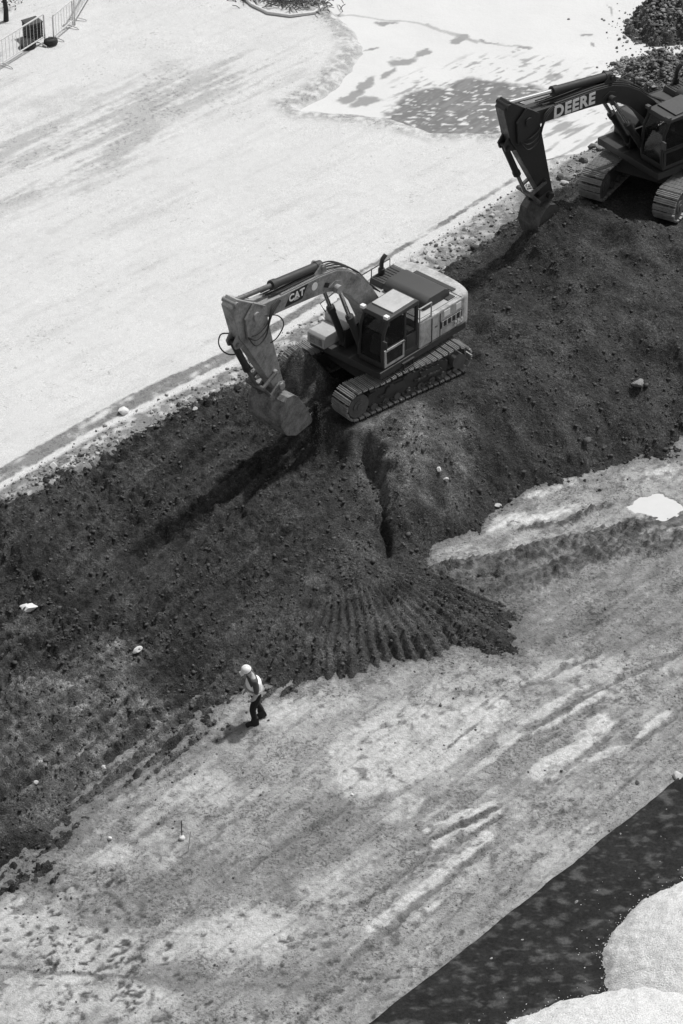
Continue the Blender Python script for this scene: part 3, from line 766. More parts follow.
def make_track(root, side, S):
    """side +1: the machine's left. Units before scaling"""
    y = 1.2 * side; w = 0.70; r = 0.44; L = 1.85
    Ts = Matrix.Scale(S, 4)
    per = 4 * L + 2 * math.pi * r; n = 48
    belt = MB()
    for i in range(n):
        s = per * i / n
        if s < 2 * L: x, z, a = L - s, 2 * r, 0.0
        elif s < 2 * L + math.pi * r:
            t = (s - 2 * L) / r; x, z, a = -L - r * math.sin(t), r + r * math.cos(t), t
        elif s < 4 * L + math.pi * r: x, z, a = -L + (s - 2 * L - math.pi * r), 0.0, math.pi
        else:
            t = (s - 4 * L - math.pi * r) / r; x, z, a = L + r * math.sin(t), r - r * math.cos(t), math.pi + t
        sag = -0.05 * math.sin((x + L) / (2 * L) * 2 * math.pi * 1.0) ** 2 if s < 2 * L else 0
        R = Matrix.Rotation(-a, 3, 'Y')
        c = Vector((x, y, z + 0.05 + sag))
        belt.box(c, (0.155, w, 0.035), Ts, 0.006, R)
        for q in (-0.06, 0.0, 0.06):
            belt.box(c + R @ Vector((q, 0, 0.03)), (0.018, w - .01, 0.034), Ts, 0, R)
        for q in (-0.13, 0.13):
            belt.box(c + R @ Vector((0, q, -0.05)), (0.15, 0.05, 0.07), Ts, 0, R)
    tr = belt.build('track_belt', M['shoe'], root)
    fr = MB()
    fr.prism([(-1.45, .2), (1.35, .2), (1.5, .35), (1.45, .62), (1.0, .72), (-1.2, .72), (-1.5, .6)], y - .24, y + .24, Ts, .02)
    fr.prism([(-1.2, .42), (-.5, .42), (-.4, .66), (-1.1, .66)], y + side * .25, y + side * .30, Ts, .01)
    fr.prism([(.1, .42), (.9, .42), (.8, .66), (.2, .66)], y + side * .25, y + side * .30, Ts, .01)
    fr.build('track_frame', M['under'], tr)
    b = MB(); b.cyl((L, y - .3, r + .03), (L, y + .3, r + .03), .36, Ts, 28); b.cyl((L, y - .33, r + .03), (L, y + .33, r + .03), .20, Ts, 20); b.cyl((L, y - .36, r + .03), (L, y + .36, r + .03), .09, Ts, 14)
    b.build('idler', M['steel'], tr, True)
    b = MB(); pr = []
    for k in range(44):
        a = 2 * math.pi * k / 44; rr = .40 if k % 4 < 2 else .34
        pr.append((-L + rr * math.cos(a), r + .03 + rr * math.sin(a)))
    b.prism(pr, y - .06, y + .06, Ts)
    b.cyl((-L, y - .33, r + .03), (-L, y + .33, r + .03), .24, Ts, 20)
    b.build('sprocket', M['steel'], tr)
    for k in range(7):
        x = -1.3 + k * .43
        b = MB(); b.cyl((x, y - .29, .2), (x, y + .29, .2), .11, Ts, 16); b.build('roller', M['steel'], tr, True)
    return tr

def make_excavator(name, label, group, P, z, head, upper, S, fz, boom_a, stick_a, rod_u, rod_v, C, bucket_a, marks):
    root = empty(name, (P[0], P[1], z), head)
    tag(root, label, 'excavator', group)
    U = Matrix.Rotation(upper - head, 4, 'Z') @ Matrix.Scale(S, 4)
    # ---- running gear
    for s in (1, -1): make_track(root, s, S)
    Ts = Matrix.Scale(S, 4)
    b = MB(); b.prism([(-.9, .45), (.9, .45), (1.1, .6), (.7, .9), (-.7, .9), (-1.1, .6)], -1.0, 1.0, Ts, .03)
    b.lathe([(.62, .88), (.62, 1.06), (.55, 1.08)], Ts, 32)
    b.build('undercarriage', M['under'], root)
    # ---- platform
    b = MB()
    b.prism([(-2.35, 1.08), (1.35, 1.08), (1.35, 1.3), (-2.35, 1.3)], -1.32, 1.38, U, .03)
    b.box((.55, -.26, 1.55), (1.0, .06, .7), U, .02); b.box((.55, .26, 1.55), (1.0, .06, .7), U, .02)
    b.build('platform', C['trim'], root)
    # engine bay and side bodies
    b = MB()
    b.prism([(-2.3, 1.3), (-.35, 1.3), (-.35, 2.16), (-2.3, 2.16)], -1.30, 1.36, U, .05)
    body = b.build('engine_housing', C['body'], root)
    b = MB()
    b.prism([(-.35, 1.3), (.75, 1.3), (.75, 1.95), (.6, 2.08), (-.35, 2.12)], -1.30, -.36, U, .05)
    b.build('tank_housing', C['deck'], root)
    if C is LIGHT:
     b = MB(); b.prism([(.76, 1.3), (1.5, 1.3), (1.5, 1.62), (1.42, 1.7), (.76, 1.7)], -1.28, -.62, U, .03)
     tb = b.build('toolbox', C['deck'], root)
     b = MB(); b.box((1.507, -.95, 1.47), (.012, .46, .22), U, .004); b.cyl((1.51, -.8, 1.52), (1.54, -.8, 1.52), .03, U, 10); b.build('toolbox_door', C['arm'], tb)
    b = MB(); b.prism([(-2.12, 2.155), (-.5, 2.155), (-.5, 2.19), (-2.12, 2.19)], -1.18, 1.22, U, .01); b.build('top_deck', C['deck'], root)
    # hood: long raised cover lying across the machine
    b = MB()
    pr = [(-2.0, 2.18), (-2.0, 2.34), (-1.93, 2.45), (-1.78, 2.52), (-1.12, 2.52), (-.97, 2.45), (-.9, 2.34), (-.9, 2.18)]
    b.prism(pr, -.55, 1.05, U, .075)
    hood = b.build('engine_hood', C['hood'], root, True)
    b = MB()
    b.box((-.885, .3, 2.3), (.03, 1.1, .05), U, .008)
    b.build('hood_rib', C['trim'], hood)
    b = MB(); b.prism([(-1.95, 2.18), (-1.95, 2.36), (-1.0, 2.36), (-.95, 2.18)], -1.12, -.6, U, .03)
    gr = b.build('air_intake', C['hood'], root)
    b = MB()
    for k in range(7): b.box((-1.8 + k * .12, -.86, 2.368), (.05, .4, .02), U, .004)
    b.box((-1.44, -.86, 2.362), (.80, .03, .012), U); b.build('grille', C['trim'], gr)
    b = MB(); b.tube([(-1.35, -1.0, 2.3), (-1.35, -1.0, 2.72), (-1.40, -1.0, 2.85), (-1.52, -1.0, 2.93)], .065, U, 14); b.cyl((-1.35, -1.0, 2.3), (-1.35, -1.0, 2.55), .10, U, 16)
    b.build('exhaust_pipe', C['trim'], root, True)
    # ---- counterweight, rounded at the back
    b = MB(); pts = []
    for k in range(15):
        t = -math.pi / 2 + math.pi * k / 14
        pts.append((-2.2 - .62 * math.cos(t) ** .55 if abs(math.cos(t)) > 1e-6 else -2.2, 1.36 * math.sin(t)))
    lo, hi, top = [], [], []
    bm = b.bm
    rings = []
    for zz, sc in ((1.12, .93), (1.2, .98), (1.3, 1), (2.05, 1), (2.14, .975), (2.18, .93)):
        rings.append([bm.verts.new(U @ Vector((-2.2 + (x + 2.2) * sc, y * (1 - (1 - sc) * .5), zz))) for x, y in pts])
    for r0, r1 in zip(rings[:-1], rings[1:]):
        for k in range(14): bm.faces.new((r0[k], r0[k + 1], r1[k + 1], r1[k]))
        bm.faces.new((r0[14], r0[0], r1[0], r1[14]))
    bm.faces.new(rings[0][::-1]); bm.faces.new(rings[-1])
    cw = b.build('counterweight', C['body'], root, True)
    b = MB(); b.prism([(-2.16, 1.55), (-1.25, 1.55), (-1.25, 1.80), (-2.16, 1.80)], 1.362, 1.376, U, .004); vp = b.build('side_panel', C['trim'], root)
    b = MB()
    for k in range(5): b.box((-2.08 + .19 * k, 1.380, 1.675), (.05, .016, .2), U, .003)
    b.box((-1.70, 1.378, 1.775), (.86, .008, .02), U); b.box((-1.70, 1.378, 1.575), (.86, .008, .02), U)
    b.build('grille', C['deck'], vp)
    b = MB(); b.box((-.86, 1.366, 1.7), (.03, .02, .78), U, .004); b.box((-1.22, 1.366, 1.7), (.02, .02, .78), U, .004); b.box((-1.04, 1.385, 1.75), (.1, .03, .03), U, .008); b.build('door_latch', C['trim'], body)
    # ---- cab
    b = MB()
    x0, x1, y0, y1 = -.30, 1.16, .40, 1.34
    prof = [(x0, 1.31), (x1, 1.31), (x1 + .05, 1.75), (x1 - .02, 2.45), (x1 - .22, 2.84), (x0 + .04, 2.84), (x0, 2.75)]
    # shell made of pillars, sill and roof so the panes sit in real openings
    b.prism([(x0, 1.31), (x1, 1.31), (x1 + .03, 1.52), (x0, 1.52)], y0, y1, U, .02)
    for yy in (y0 + .04, y1 - .04):
        b.tube([(x1 + .01, yy, 1.5), (x1 + .03, yy, 1.8), (x1 - .02, yy, 2.45), (x1 - .2, yy, 2.86)], .05, U, 8)
        b.tube([(x0 + .05, yy, 1.5), (x0 + .05, yy, 2.86)], .06, U, 8)
        b.tube([(x0 + .55, yy, 1.5), (x0 + .55, yy, 2.86)], .045, U, 8)
        b.tube([(x0 + .55, yy, 1.95), (x1 + .02, yy, 1.95)], .025, U, 8)
    b.prism([(x0, 1.5), (x0 + .5, 1.5), (x0 + .5, 1.98), (x0, 1.98)], y0 + .01, y1 - .005, U, .01)
    cab = b.build('cab', C['trim'], root, True)
    b = MB(); b.prism([(x0 - .02, 2.82), (x1 - .12, 2.82), (x1 - .17, 2.93), (x0 + .03, 2.97), (x0 - .02, 2.92)], y0 - .01, y1 + .01, U, .03)
    rf = b.build('cab_roof', C['hood'], cab)
    b = MB(); b.prism([(x0 + .10, 2.955), (x1 - .46, 2.935), (x1 - .46, 2.985), (x0 + .10, 3.005)], y0 + .06, y1 - .08, U, .015); b.build('roof_hatch', C['roof'], rf)
    for yy in (y0 + .02, y1 - .04):
        b = MB(); b.box((x1 - .14, yy, 2.985), (.13, .15, .10), U, .02); b.build('work_light', M['white_paint'] if C is LIGHT else C['roof'], rf)
    def pane(nm, pts, parent=cab):
        q = MB(); q._add([U @ Vector(p) for p in pts], [tuple(range(len(pts)))])
        o = q.build(nm, M['glass'], parent)
        md = o.modifiers.new('thick', 'SOLIDIFY'); md.thickness = .008
        return o
    pane('windscreen', [(x1 + .01, y0 + .06, 1.52), (x1 + .01, y1 - .06, 1.52), (x1 - .02, y1 - .06, 2.45), (x1 - .02, y0 + .06, 2.45)])
    pane('windscreen', [(x1 - .025, y0 + .06, 2.46), (x1 - .025, y1 - .06, 2.46), (x1 - .19, y1 - .06, 2.83), (x1 - .19, y0 + .06, 2.83)])
    for yy in (y0 + .03, y1 - .03):
        pane('side_window', [(x0 + .60, yy, 1.97), (x1, yy, 1.97), (x1 - .04, yy, 2.45), (x1 - .2, yy, 2.82), (x0 + .60, yy, 2.82)])
        pane('side_window', [(x0 + .1, yy, 1.99), (x0 + .51, yy, 1.99), (x0 + .51, yy, 2.82), (x0 + .1, yy, 2.82)])
    b = MB(); b.prism([(x0 + .6, 1.36), (x1 - .03, 1.36), (x1 - .01, 1.93), (x0 + .6, 1.93)], y1 - .02, y1 + .012, U, .012)
    dr = b.build('cab_door', C['body'], cab)
    b = MB(); b.prism([(x0 + .68, 1.46), (x1 - .12, 1.46), (x1 - .10, 1.86), (x0 + .68, 1.86)], y1 + .013, y1 + .018, U, .0); b.build('door_window', M['glass'], dr)
    b = MB(); b.box((x0 + .66, y1 + .03, 1.9), (.13, .035, .035), U, .008); b.build('door_handle', C['trim'], dr)
    # seat seen through the glass
    b = MB(); b.box((.3, .87, 1.75), (.5, .5, .14), U, .04); b.box((.06, .87, 2.1), (.12, .48, .7), U, .04); b.build('operator_seat', M['seat'], cab)
    b = MB(); b.prism([(.75, 1.5), (.95, 1.5), (.85, 2.0), (.7, 2.05)], .6, 1.1, U, .03); b.tube([(.55, 1.15, 1.5), (.6, 1.15, 2.0)], .03, U, 8); b.build('controls', C['deck'], cab)
    # handrail frame behind the cab and a mirror
    b = MB()
    for x in (-.36, -.86): b.tube([(x, 1.33, 1.32), (x, 1.33, 2.62)], .022, U, 8)
    b.tube([(-.36, 1.33, 2.62), (-.86, 1.33, 2.62)], .022, U, 8); b.tube([(-.36, 1.33, 2.2), (-.86, 1.33, 2.2)], .02, U, 8)
    b.tube([(-.36, 1.33, 2.62), (-.36, .9, 2.55)], .02, U, 8)
    b.build('handrail', C['deck'] if C is LIGHT else C['trim'], root, True)
    b = MB(); b.tube([(.8, -1.22, 2.0), (1.0, -1.24, 2.35), (.4, -1.24, 2.45), (-.3, -1.24, 2.45), (-.35, -1.22, 2.1)], .02, U, 8); b.build('handrail', C['trim'], root, True)
    b = MB(); b.tube([(x1, y1 + .0, 2.3), (x1 + .15, y1 + .14, 2.35)], .014, U, 6); b.box((x1 + .16, y1 + .17, 2.28), (.05, .15, .26), U, .015); b.build('mirror', C['roof'] if C is DARK else C['trim'], cab)
    # mud caked on the track frames
    for s in (1, -1):
        q = MB(); rr = random.Random(17 + s)
        for k in range(26):
            x = rr.uniform(-1.4, 1.4); yy = 1.2 * s + rr.uniform(-.2, .28) ; zz = rr.choice([.70, .72, .46, .2])
            q.box((x, yy if zz > .6 else 1.2 * s + s * .26, zz), (rr.uniform(.1, .3), rr.uniform(.08, .2), rr.uniform(.04, .10)), Ts, .02, Matrix.Rotation(rr.uniform(-.4, .4), 3, 'Z'))
        q.box((0, 1.2 * s, .70), (2.6, .3, .04), Ts, .01)
        q.build('mud_cake', M['clod'], root)
    # rails round the rear deck, steps and lamps
    b = MB()
    b.tube([(-.45, -1.25, 2.15), (-.45, -1.25, 2.48), (-2.0, -1.25, 2.48), (-2.0, -1.25, 2.15)], .018, U, 8); b.tube([(-1.2, -1.25, 2.15), (-1.2, -1.25, 2.48)], .016, U, 8)
    b.build('handrail', C['trim'], root, True)
    b = MB(); b.box((.2, 1.40, 1.20), (.5, .08, .03), U, .006); b.box((.2, 1.44, 1.0), (.4, .06, .03), U, .006); b.box((.0, 1.42, 1.1), (.03, .04, .2), U, .004); b.box((.4, 1.42, 1.1), (.03, .04, .2), U, .004); b.build('step', C['trim'], root)
    b = MB(); b.box((-1.9, .75, 2.205), (.3, .9, .03), U, .008); b.box((-2.3, .2, 2.2), (.16, 1.5, .02), U, .006); b.build('walkway_grip', C['trim'], root)
    # ---- boom
    F = Vector((.15, 0, fz))
    def BT(a, o): return U @ Matrix.Translation(o) @ Matrix.Rotation(-a, 4, 'Y')
    TB = BT(boom_a, F)
    kv = 1.0 if C is LIGHT else .88
    top = [(-.22, .22), (.3, .70), (.9, 1.06), (1.6, 1.34), (2.2, 1.46), (2.75, 1.44), (3.4, 1.22), (4.8, .60), (5.55, .30), (5.85, .18)]
    bot = [(5.88, -.16), (5.5, -.20), (4.6, .16), (3.5, .58), (2.85, .80), (2.3, .86), (1.75, .76), (1.1, .44), (.5, -.02), (.15, -.26), (-.15, -.2)]
    top = [(u, v * kv) for u, v in top]; bot = [(u, v * kv if v > 0 else v) for u, v in bot]
    LU, LV = (3.3, 1.47) if C is LIGHT else (2.85, 1.46)
    tv = float(np.interp(LU, [q[0] for q in top], [q[1] for q in top]))
    b = MB(); b.prism(top + bot, -.24, .24, TB, .018)
    b.cyl((0, -.34, 0), (0, .34, 0), .15, TB, 18); b.cyl((5.7, -.36, 0), (5.7, .36, 0), .13, TB, 18)
    b.cyl((rod_u, -.42, rod_v), (rod_u, .42, rod_v), .13, TB, 18)
    boom = b.build('boom', C['arm'], root)
    b = MB(); b.prism([(rod_u - .3, rod_v - .02), (rod_u - .1, rod_v + .22), (rod_u + .15, rod_v + .22), (rod_u + .32, rod_v)], .243, .262, TB, .004); b.prism([(rod_u - .3, rod_v - .02), (rod_u - .1, rod_v + .22), (rod_u + .15, rod_v + .22), (rod_u + .32, rod_v)], -.262, -.243, TB, .004)
    b.build('boss_plate', C['arm'], boom)
    # lugs for the stick cylinder
    b = MB()
    for y in (-.14, .14): b.prism([(LU - .28, tv + .02), (LU + .28, tv - .12), (LU + .1, LV + .09), (LU - .1, LV + .09)], y - .03, y + .03, TB, .008)
    b.cyl((LU, -.22, LV), (LU, .22, LV), .07, TB, 14)
    b.build('cylinder_lug', C['arm'], boom)
    # two boom cylinders
    for y in (-.36, .36):
        a = TB.inverted() @ (U @ Vector((.95, y, 1.42))); e = Vector((rod_u, y, rod_v))
        mid = Vector(a).lerp(e, .56)
        b = MB(); b.cyl(a, mid, .105, TB, 16); b.cyl(Vector(a).lerp(e, .50), Vector(a).lerp(e, .57), .125, TB, 16); b.cyl((a[0], a[1] - .1, a[2]), (a[0], a[1] + .1, a[2]), .13, TB, 14)
        cy = b.build('boom_cylinder', C['trim'], boom, True)
        b = MB(); b.cyl(mid, e, .062, TB, 14); b.build('piston_rod', M['chrome'], cy, True)
    # stick
    TIP = F + Matrix.Rotation(-boom_a, 3, 'Y') @ Vector((5.7, 0, 0))
    TS = BT(stick_a, TIP)
    b = MB()
    b.prism([(-.95, .34), (-.80, .60), (.35, .68), (.7, .58), (2.96, .17), (3.02, 0), (2.94, -.17), (2.5, -.2), (.5, -.40), (0, -.42), (-.35, -.12)], -.20, .20, TS, .018)
    for y in (-.27, .27): b.prism([(-.42, -.1), (-.2, .36), (.5, .52), (.55, -.3), (.0, -.42)], y - .035, y + .035, TS, .008)
    b.cyl((2.9, -.34, 0), (2.9, .34, 0), .10, TS, 14); b.cyl((2.35, -.3, 0), (2.35, .3, 0), .075, TS, 14); b.cyl((-.82, -.26, .42), (-.82, .26, .42), .085, TS, 14)
    stick = b.build('stick', C['arm'], root)
    b = MB()
    for y in (-.13, .13): b.prism([(.15, .62), (.75, .55), (.55, .90), (.35, .90)], y - .03, y + .03, TS, .006)
    b.build('cylinder_lug', C['arm'], stick)
    # stick cylinder along the top of the boom
    a = Vector((LU, 0, LV)); e = TB.inverted() @ (TS @ Vector((-.82, 0, .42)))
    mid = a.lerp(e, .54)
    b = MB(); b.cyl(a, mid, .125, TB, 18); b.cyl(a.lerp(e, .50), a.lerp(e, .55), .145, TB, 18); b.cyl(a.lerp(e, -.02), a.lerp(e, .04), .14, TB, 18)
    cy = b.build('stick_cylinder', C['trim'], boom, True)
    b = MB(); b.cyl(mid, e, .07, TB, 14); b.build('piston_rod', M['chrome'] if C is DARK else M['steel'], cy, True)
    # bucket cylinder and linkage
    a = Vector((.45, 0, .80)); e = Vector((2.42, 0, .60)); mid = a.lerp(e, .62)
    b = MB(); b.cyl(a, mid, .10, TS, 16); b.cyl(a.lerp(e, .57), a.lerp(e, .63), .118, TS, 16); b.cyl((a.x, -.16, a.z), (a.x, .16, a.z), .07, TS, 12)
    cy = b.build('bucket_cylinder', C['trim'], stick, True)
    b = MB(); b.cyl(mid, e, .058, TS, 14); b.build('piston_rod', M['chrome'] if C is DARK else M['steel'], cy, True)
    # bucket: profile in its own frame, hinge at the origin, x towards the front of the machine
    BP = TIP + Matrix.Rotation(-stick_a, 3, 'Y') @ Vector((2.9, 0, 0))
    TK = BT(bucket_a, BP) @ Matrix.Diagonal((.98, .98, .95, 1) if C is LIGHT else (.90, .72, .90, 1))
    link_pin = TS.inverted() @ (TK @ Vector((.36, 0, -.20)))
    b = MB()
    for y in (-.27, .27):
        b.tube([(2.35, y, 0), (e.x, y, e.z)], .055, TS, 8)
        b.tube([(e.x, y * .8, e.z), (link_pin.x, y * .8, link_pin.z)], .06, TS, 8)
    b.cyl((e.x, -.32, e.z), (e.x, .32, e.z), .065, TS, 12)
    b.build('linkage', M['steel'], stick, True)
    W_ = .60
    shell = [(.24, -.30), (.44, -.60), (.48, -1.05), (.26, -1.50), (-.10, -1.72), (-.74, -1.66)]
    inner = [(x * .94 - .02, z * .965 - .0) for x, z in shell]
    b = MB(); b.prism(shell + inner[::-1], -W_, W_, TK, 0)
    side = shell + [(-.80, -1.56), (-.62, -1.05), (-.30, -.42), (-.12, -.24), (.12, -.20)]
    for y in (-W_ - .02, W_ + .02): b.prism(side, y - .025, y + .025, TK, .006)
    b.prism([(.26, -.30), (.12, -.20), (-.12, -.24), (-.30, -.42), (-.25, -.47), (.2, -.38)], -W_, W_, TK, 0)
    for y in (-.26, .26): b.prism([(-.14, -.28), (-.16, .06), (0, .14), (.16, .08), (.46, -.14), (.44, -.30), (.24, -.40)], y - .03, y + .03, TK, .006)
    bk = b.build('bucket', M['bucket_steel'] if C is LIGHT else M['bucket_dark'], root)
    for k in range(5):
        y = -.5 + .25 * k
        q = MB(); q.prism([(-.68, -1.72), (-1.06, -1.50), (-1.07, -1.47), (-.72, -1.56)], y - .05, y + .05, TK, .008); q.build('tooth', M['steel'], bk)
    # hoses
    hs = MB()
    for k, y in enumerate((-.12, -.06, .0, .08)):
        pts = [(.2, y, .85), (.9, y, 1.10 * kv), (1.6, y * 1.2, 1.40 * kv), (2.4, y * 2.0 + .02, 1.53 * kv), (2.9, y * 1.9, 1.45 * kv), (3.5, y * 1.8, 1.23 * kv), (4.6, y * 1.6, .74 * kv), (5.2, y * 1.5, .50 * kv)]
        hs.tube([p + Vector((0, 0, .02)) for p in smooth(pts)], .022, TB, 6)
    h0 = TB.inverted() @ (TS @ Vector((.1, .22, .55)))
    for k in range(3):
        y = .24 + .04 * k
        hs.tube(smooth([(4.9, y, .5), (5.15, y + .06, .25 - .1 * k), (5.2, y + .13, -.15 - .18 * k), (5.45, y + .1, -.5 - .15 * k), (5.75, y, -.62)]), .020, TB, 6)
    if C is LIGHT: hs.tube(smooth([(.3, -.2, .68), (.25, -.34, .85), (.5, -.40, .98), (.8, -.36, .98), (1.0, -.25, .88), (1.0, -.1, .78)]), .020, TS, 6)
    if C is LIGHT: hs.tube(smooth([(.2, .28, -.2), (.55, .36, -.62), (1.0, .36, -.72), (1.3, .28, -.45), (1.35, .21, -.2)]), .018, TS, 6)
    hs.build('hydraulic_hose', M['rubber'], boom, True)
    pl = MB()
    for y in (.17, .20): pl.tube([(1.0, y, 1.14 * kv), (1.6, y, 1.37 * kv), (2.2, y, 1.49 * kv), (2.75, y, 1.47 * kv), (3.4, y, 1.25 * kv), (4.8, y, .63 * kv)], .018, TB, 6)
    pl.build('steel_pipe', M['chrome'] if C is LIGHT else C['trim'], boom, True)
    # writing on the left face of the boom: text runs towards the foot
    def face(u, v, tilt, yy=.2415):
        X = Vector((-math.cos(tilt), 0, -math.sin(tilt))); Y = Vector((-math.sin(tilt), 0, math.cos(tilt))); Z = Vector((0, 1, 0))
        m = Matrix((X, Y, Z)).transposed().to_4x4(); m.translation = Vector((u, yy, v))
        return TB @ m
    if marks == 'light':
        ti = rad(-25)
        q = MB(); q._add([face(4.17, .64, ti) @ Vector(p) for p in ((-.46, -.19, .002), (.24, -.19, .002), (.46, .19, .002), (-.22, .19, .002))], [(0, 1, 2, 3)]); pn = q.build('emblem_panel', M['black_paint'], boom)
        md = pn.modifiers.new('thick', 'SOLIDIFY'); md.thickness = .004
        lettering('emblem_lettering', 'CAT', .30, face(4.17, .65, ti, .249), M['white_paint'], pn, .012, 1.0, .003)
        q = MB(); q._add([face(4.17, .65, ti, .251) @ Vector(p) for p in ((-.11, -.13, .003), (.09, -.13, .003), (-.01, -.02, .003))], [(0, 1, 2)]); t_ = q.build('emblem_triangle', C['roof'], pn)
        md = t_.modifiers.new('thick', 'SOLIDIFY'); md.thickness = .004
        q = MB(); q.lathe([(.12, 0), (.12, .006)], face(3.5, .94, ti, .243), 24); q.build('round_sticker', M['white_paint'], boom)
        q = MB(); q.box((2.98, .245, 1.0), (.2, .01, .14), TB, .002); q.build('warning_sticker', M['black_paint'], boom)
        e_ = Matrix((Vector((-1, 0, 0)), Vector((0, 0, 1)), Vector((0, 1, 0)))).transposed().to_4x4()
        e1 = e_.copy(); e1.translation = Vector((-2.02, 1.386, 1.46)); lettering('number_marking', '330', .22, U @ e1, M['white_paint'], cw, .008, 1.1, .003)
        q = MB(); q.box((-1.52, 1.364, 1.98), (.26, .012, .20), U, .004); q.build('body_sticker', M['white_paint'], body)
        q = MB(); q.box((-2.02, 1.364, 1.98), (.22, .012, .20), U, .004); q.build('body_sticker', M['white_paint'], body)
    else:
        lettering('boom_lettering', 'DEERE', .50, face(4.05, .56, rad(-21), .247), M['bright_paint'], boom, .020, 1.0, .003)
        q = MB(); q.tube([TB @ Vector(p) for p in ((1.75, .1, 1.2), (1.9, .12, 1.5), (2.3, .14, 1.58), (2.6, .16, 1.4))], .02, None, 6); q.build('hose_guard', C['trim'], boom, True)
    return root, TK, U

def excavators():
    out = []
    out.append(make_excavator('excavator', 'pale dusty excavator with light roof hatch, lifting its bucket mid soil bank', 'excavators on the soil bank', CAT_P, CAT_Z, CAT_T, CAT_U, .908, 1.943, rad(27.5), rad(-109.4), 2.539, .943, LIGHT, rad(-4), 'light'))
    out.append(make_excavator('excavator', 'black excavator with white lettering along its boom, digging at the upper right', 'excavators on the soil bank', DEE_P, DEE_Z, DEE_T, DEE_U, .957, 1.794, rad(21.9), rad(-109.0), 2.718, .86, DARK, rad(8), 'dark'))
    return out
MACH = excavators()
# ------------------------------------------------------------------ dark fabric and the white gravel heaps on it
T0 = np.array(at(230, 1136)); T1 = np.array(at(790, 693))
te = (T1 - T0) / np.linalg.norm(T1 - T0); tn = np.array([te[1], -te[0]])
TL = float(np.linalg.norm(T1 - T0))
ts = np.arange(0, TL, .06); tw = np.arange(0, 9.0, .06)
TSg, TWg = np.meshgrid(ts, tw)
TX = T0[0] + te[0] * TSg + tn[0] * TWg; TY = T0[1] + te[1] * TSg + tn[1] * TWg
edge_w = .03 * fbm(TSg * .5, TSg * 0, 3, 601) + .012 * fbm(TSg * 3, TSg * 0, 2, 603)
TX = TX + tn[0] * edge_w; TY = TY + tn[1] * edge_w
wr = fbm(TX * 1.2 + .5 * fbm(TX, TY, 2, 605), TY * 1.2, 4, 607)
TZ = mud_z(TX, TY) + .045 + .05 * np.maximum(0, .25 - np.abs(wr)) * sstep(0, .5, TWg) + .02 * fbm(TX * .6, TY * .6, 3, 609)
fold = seg_dist(TX, TY, at(596, 832), at(648, 778))[0]
TZ = TZ + .06 * np.exp(-(fold / .10) ** 2) + .05 * np.exp(-(TWg / .08) ** 2) * sstep(-.2, .4, fbm(TSg * .7, TSg * 0, 3, 611))
tt = .022 * (1 + .3 * fbm(TX * .5, TY * .5, 3, 613))
lw = fbm(TX * 2.2 + .5 * wr, TY * 2.9, 5, 615)
tt = blend(tt, sstep(.08, .36, lw) * .75, .085)
tt = blend(tt, sstep(.28, .45, fbm(TX * 5, TY * 9, 3, 617)) * .35, .11)
V = np.stack([TX, TY, TZ], -1).reshape(-1, 3)
gi = np.arange(len(ts) * len(tw)).reshape(len(tw), len(ts))
Fq = np.stack([gi[:-1, :-1], gi[1:, :-1], gi[1:, 1:], gi[:-1, 1:]], -1).reshape(-1, 4)
me = raw_mesh('fabric_sheet', V, Fq)
a = me.attributes.new('tone', 'FLOAT', 'POINT'); a.data.foreach_set('value', tt.reshape(-1).astype(np.float32))
tarp = link('fabric_sheet', me, M['tarp'], None, True)
md = tarp.modifiers.new('thick', 'SOLIDIFY'); md.thickness = .008; md.offset = -1
tag(tarp, 'large black fabric sheet spread over the mud in the lower right corner', 'fabric sheet')

HALO = []
def heap(name, px, py, z0, rx, ry, rot, h, tone0, mat, seed, rough=.06, step=.05, prof=.75, tv=.1, hw=.12):
    cx, cy = at(px, py, z0)
    R_ = max(rx, ry) * 1.3
    g = np.arange(-R_, R_, step)
    gx, gy = np.meshgrid(g, g)
    t = rad(rot)
    u = (gx * math.cos(t) + gy * math.sin(t)) / rx; v = (-gx * math.sin(t) + gy * math.cos(t)) / ry
    X, Y = gx + cx, gy + cy
    r = np.hypot(u, v) * (1 + hw * fbm(X * .7, Y * .7, 3, seed) + .03 * fbm(X * 4, Y * 4, 3, seed + 1))
    HALO.append((X, Y, r, z0))
    z = h * np.maximum(0, 1 - r ** 2) ** prof - .12 * sstep(.95, 1.1, r) + z0
    z = z + (rough * fbm(X * 2.2, Y * 2.2, 4, seed + 2) + rough * .4 * fbm(X * 7, Y * 7, 3, seed + 3)) * sstep(1.05, .9, r)
    tn_ = np.clip(tone0 * (1 + tv * fbm(X * 1.2, Y * 1.2, 4, seed + 4)), .02, .86)
    o = grid_object(name, X[0], Y[:, 0], z, tn_, mat, r < 1.06)
    return o, (cx, cy)
o, _ = heap('gravel_heap', 748, 972, .06, 3.1, 3.0, 0, 1.2, .85, M['white_gravel'], 631, .05, .04, hw=.05)
tag(o, 'white gravel heap on the black sheet, the upper one cut off by the right border', 'gravel heap', 'white gravel heaps on the black sheet')
o, _ = heap('gravel_heap', 668, 1090, .06, 4.6, 2.95, 6, 1.2, .86, M['white_gravel'], 651, .05, .04, hw=.05)
tag(o, 'white gravel heap at the bottom of the picture on the black sheet', 'gravel heap', 'white gravel heaps on the black sheet')

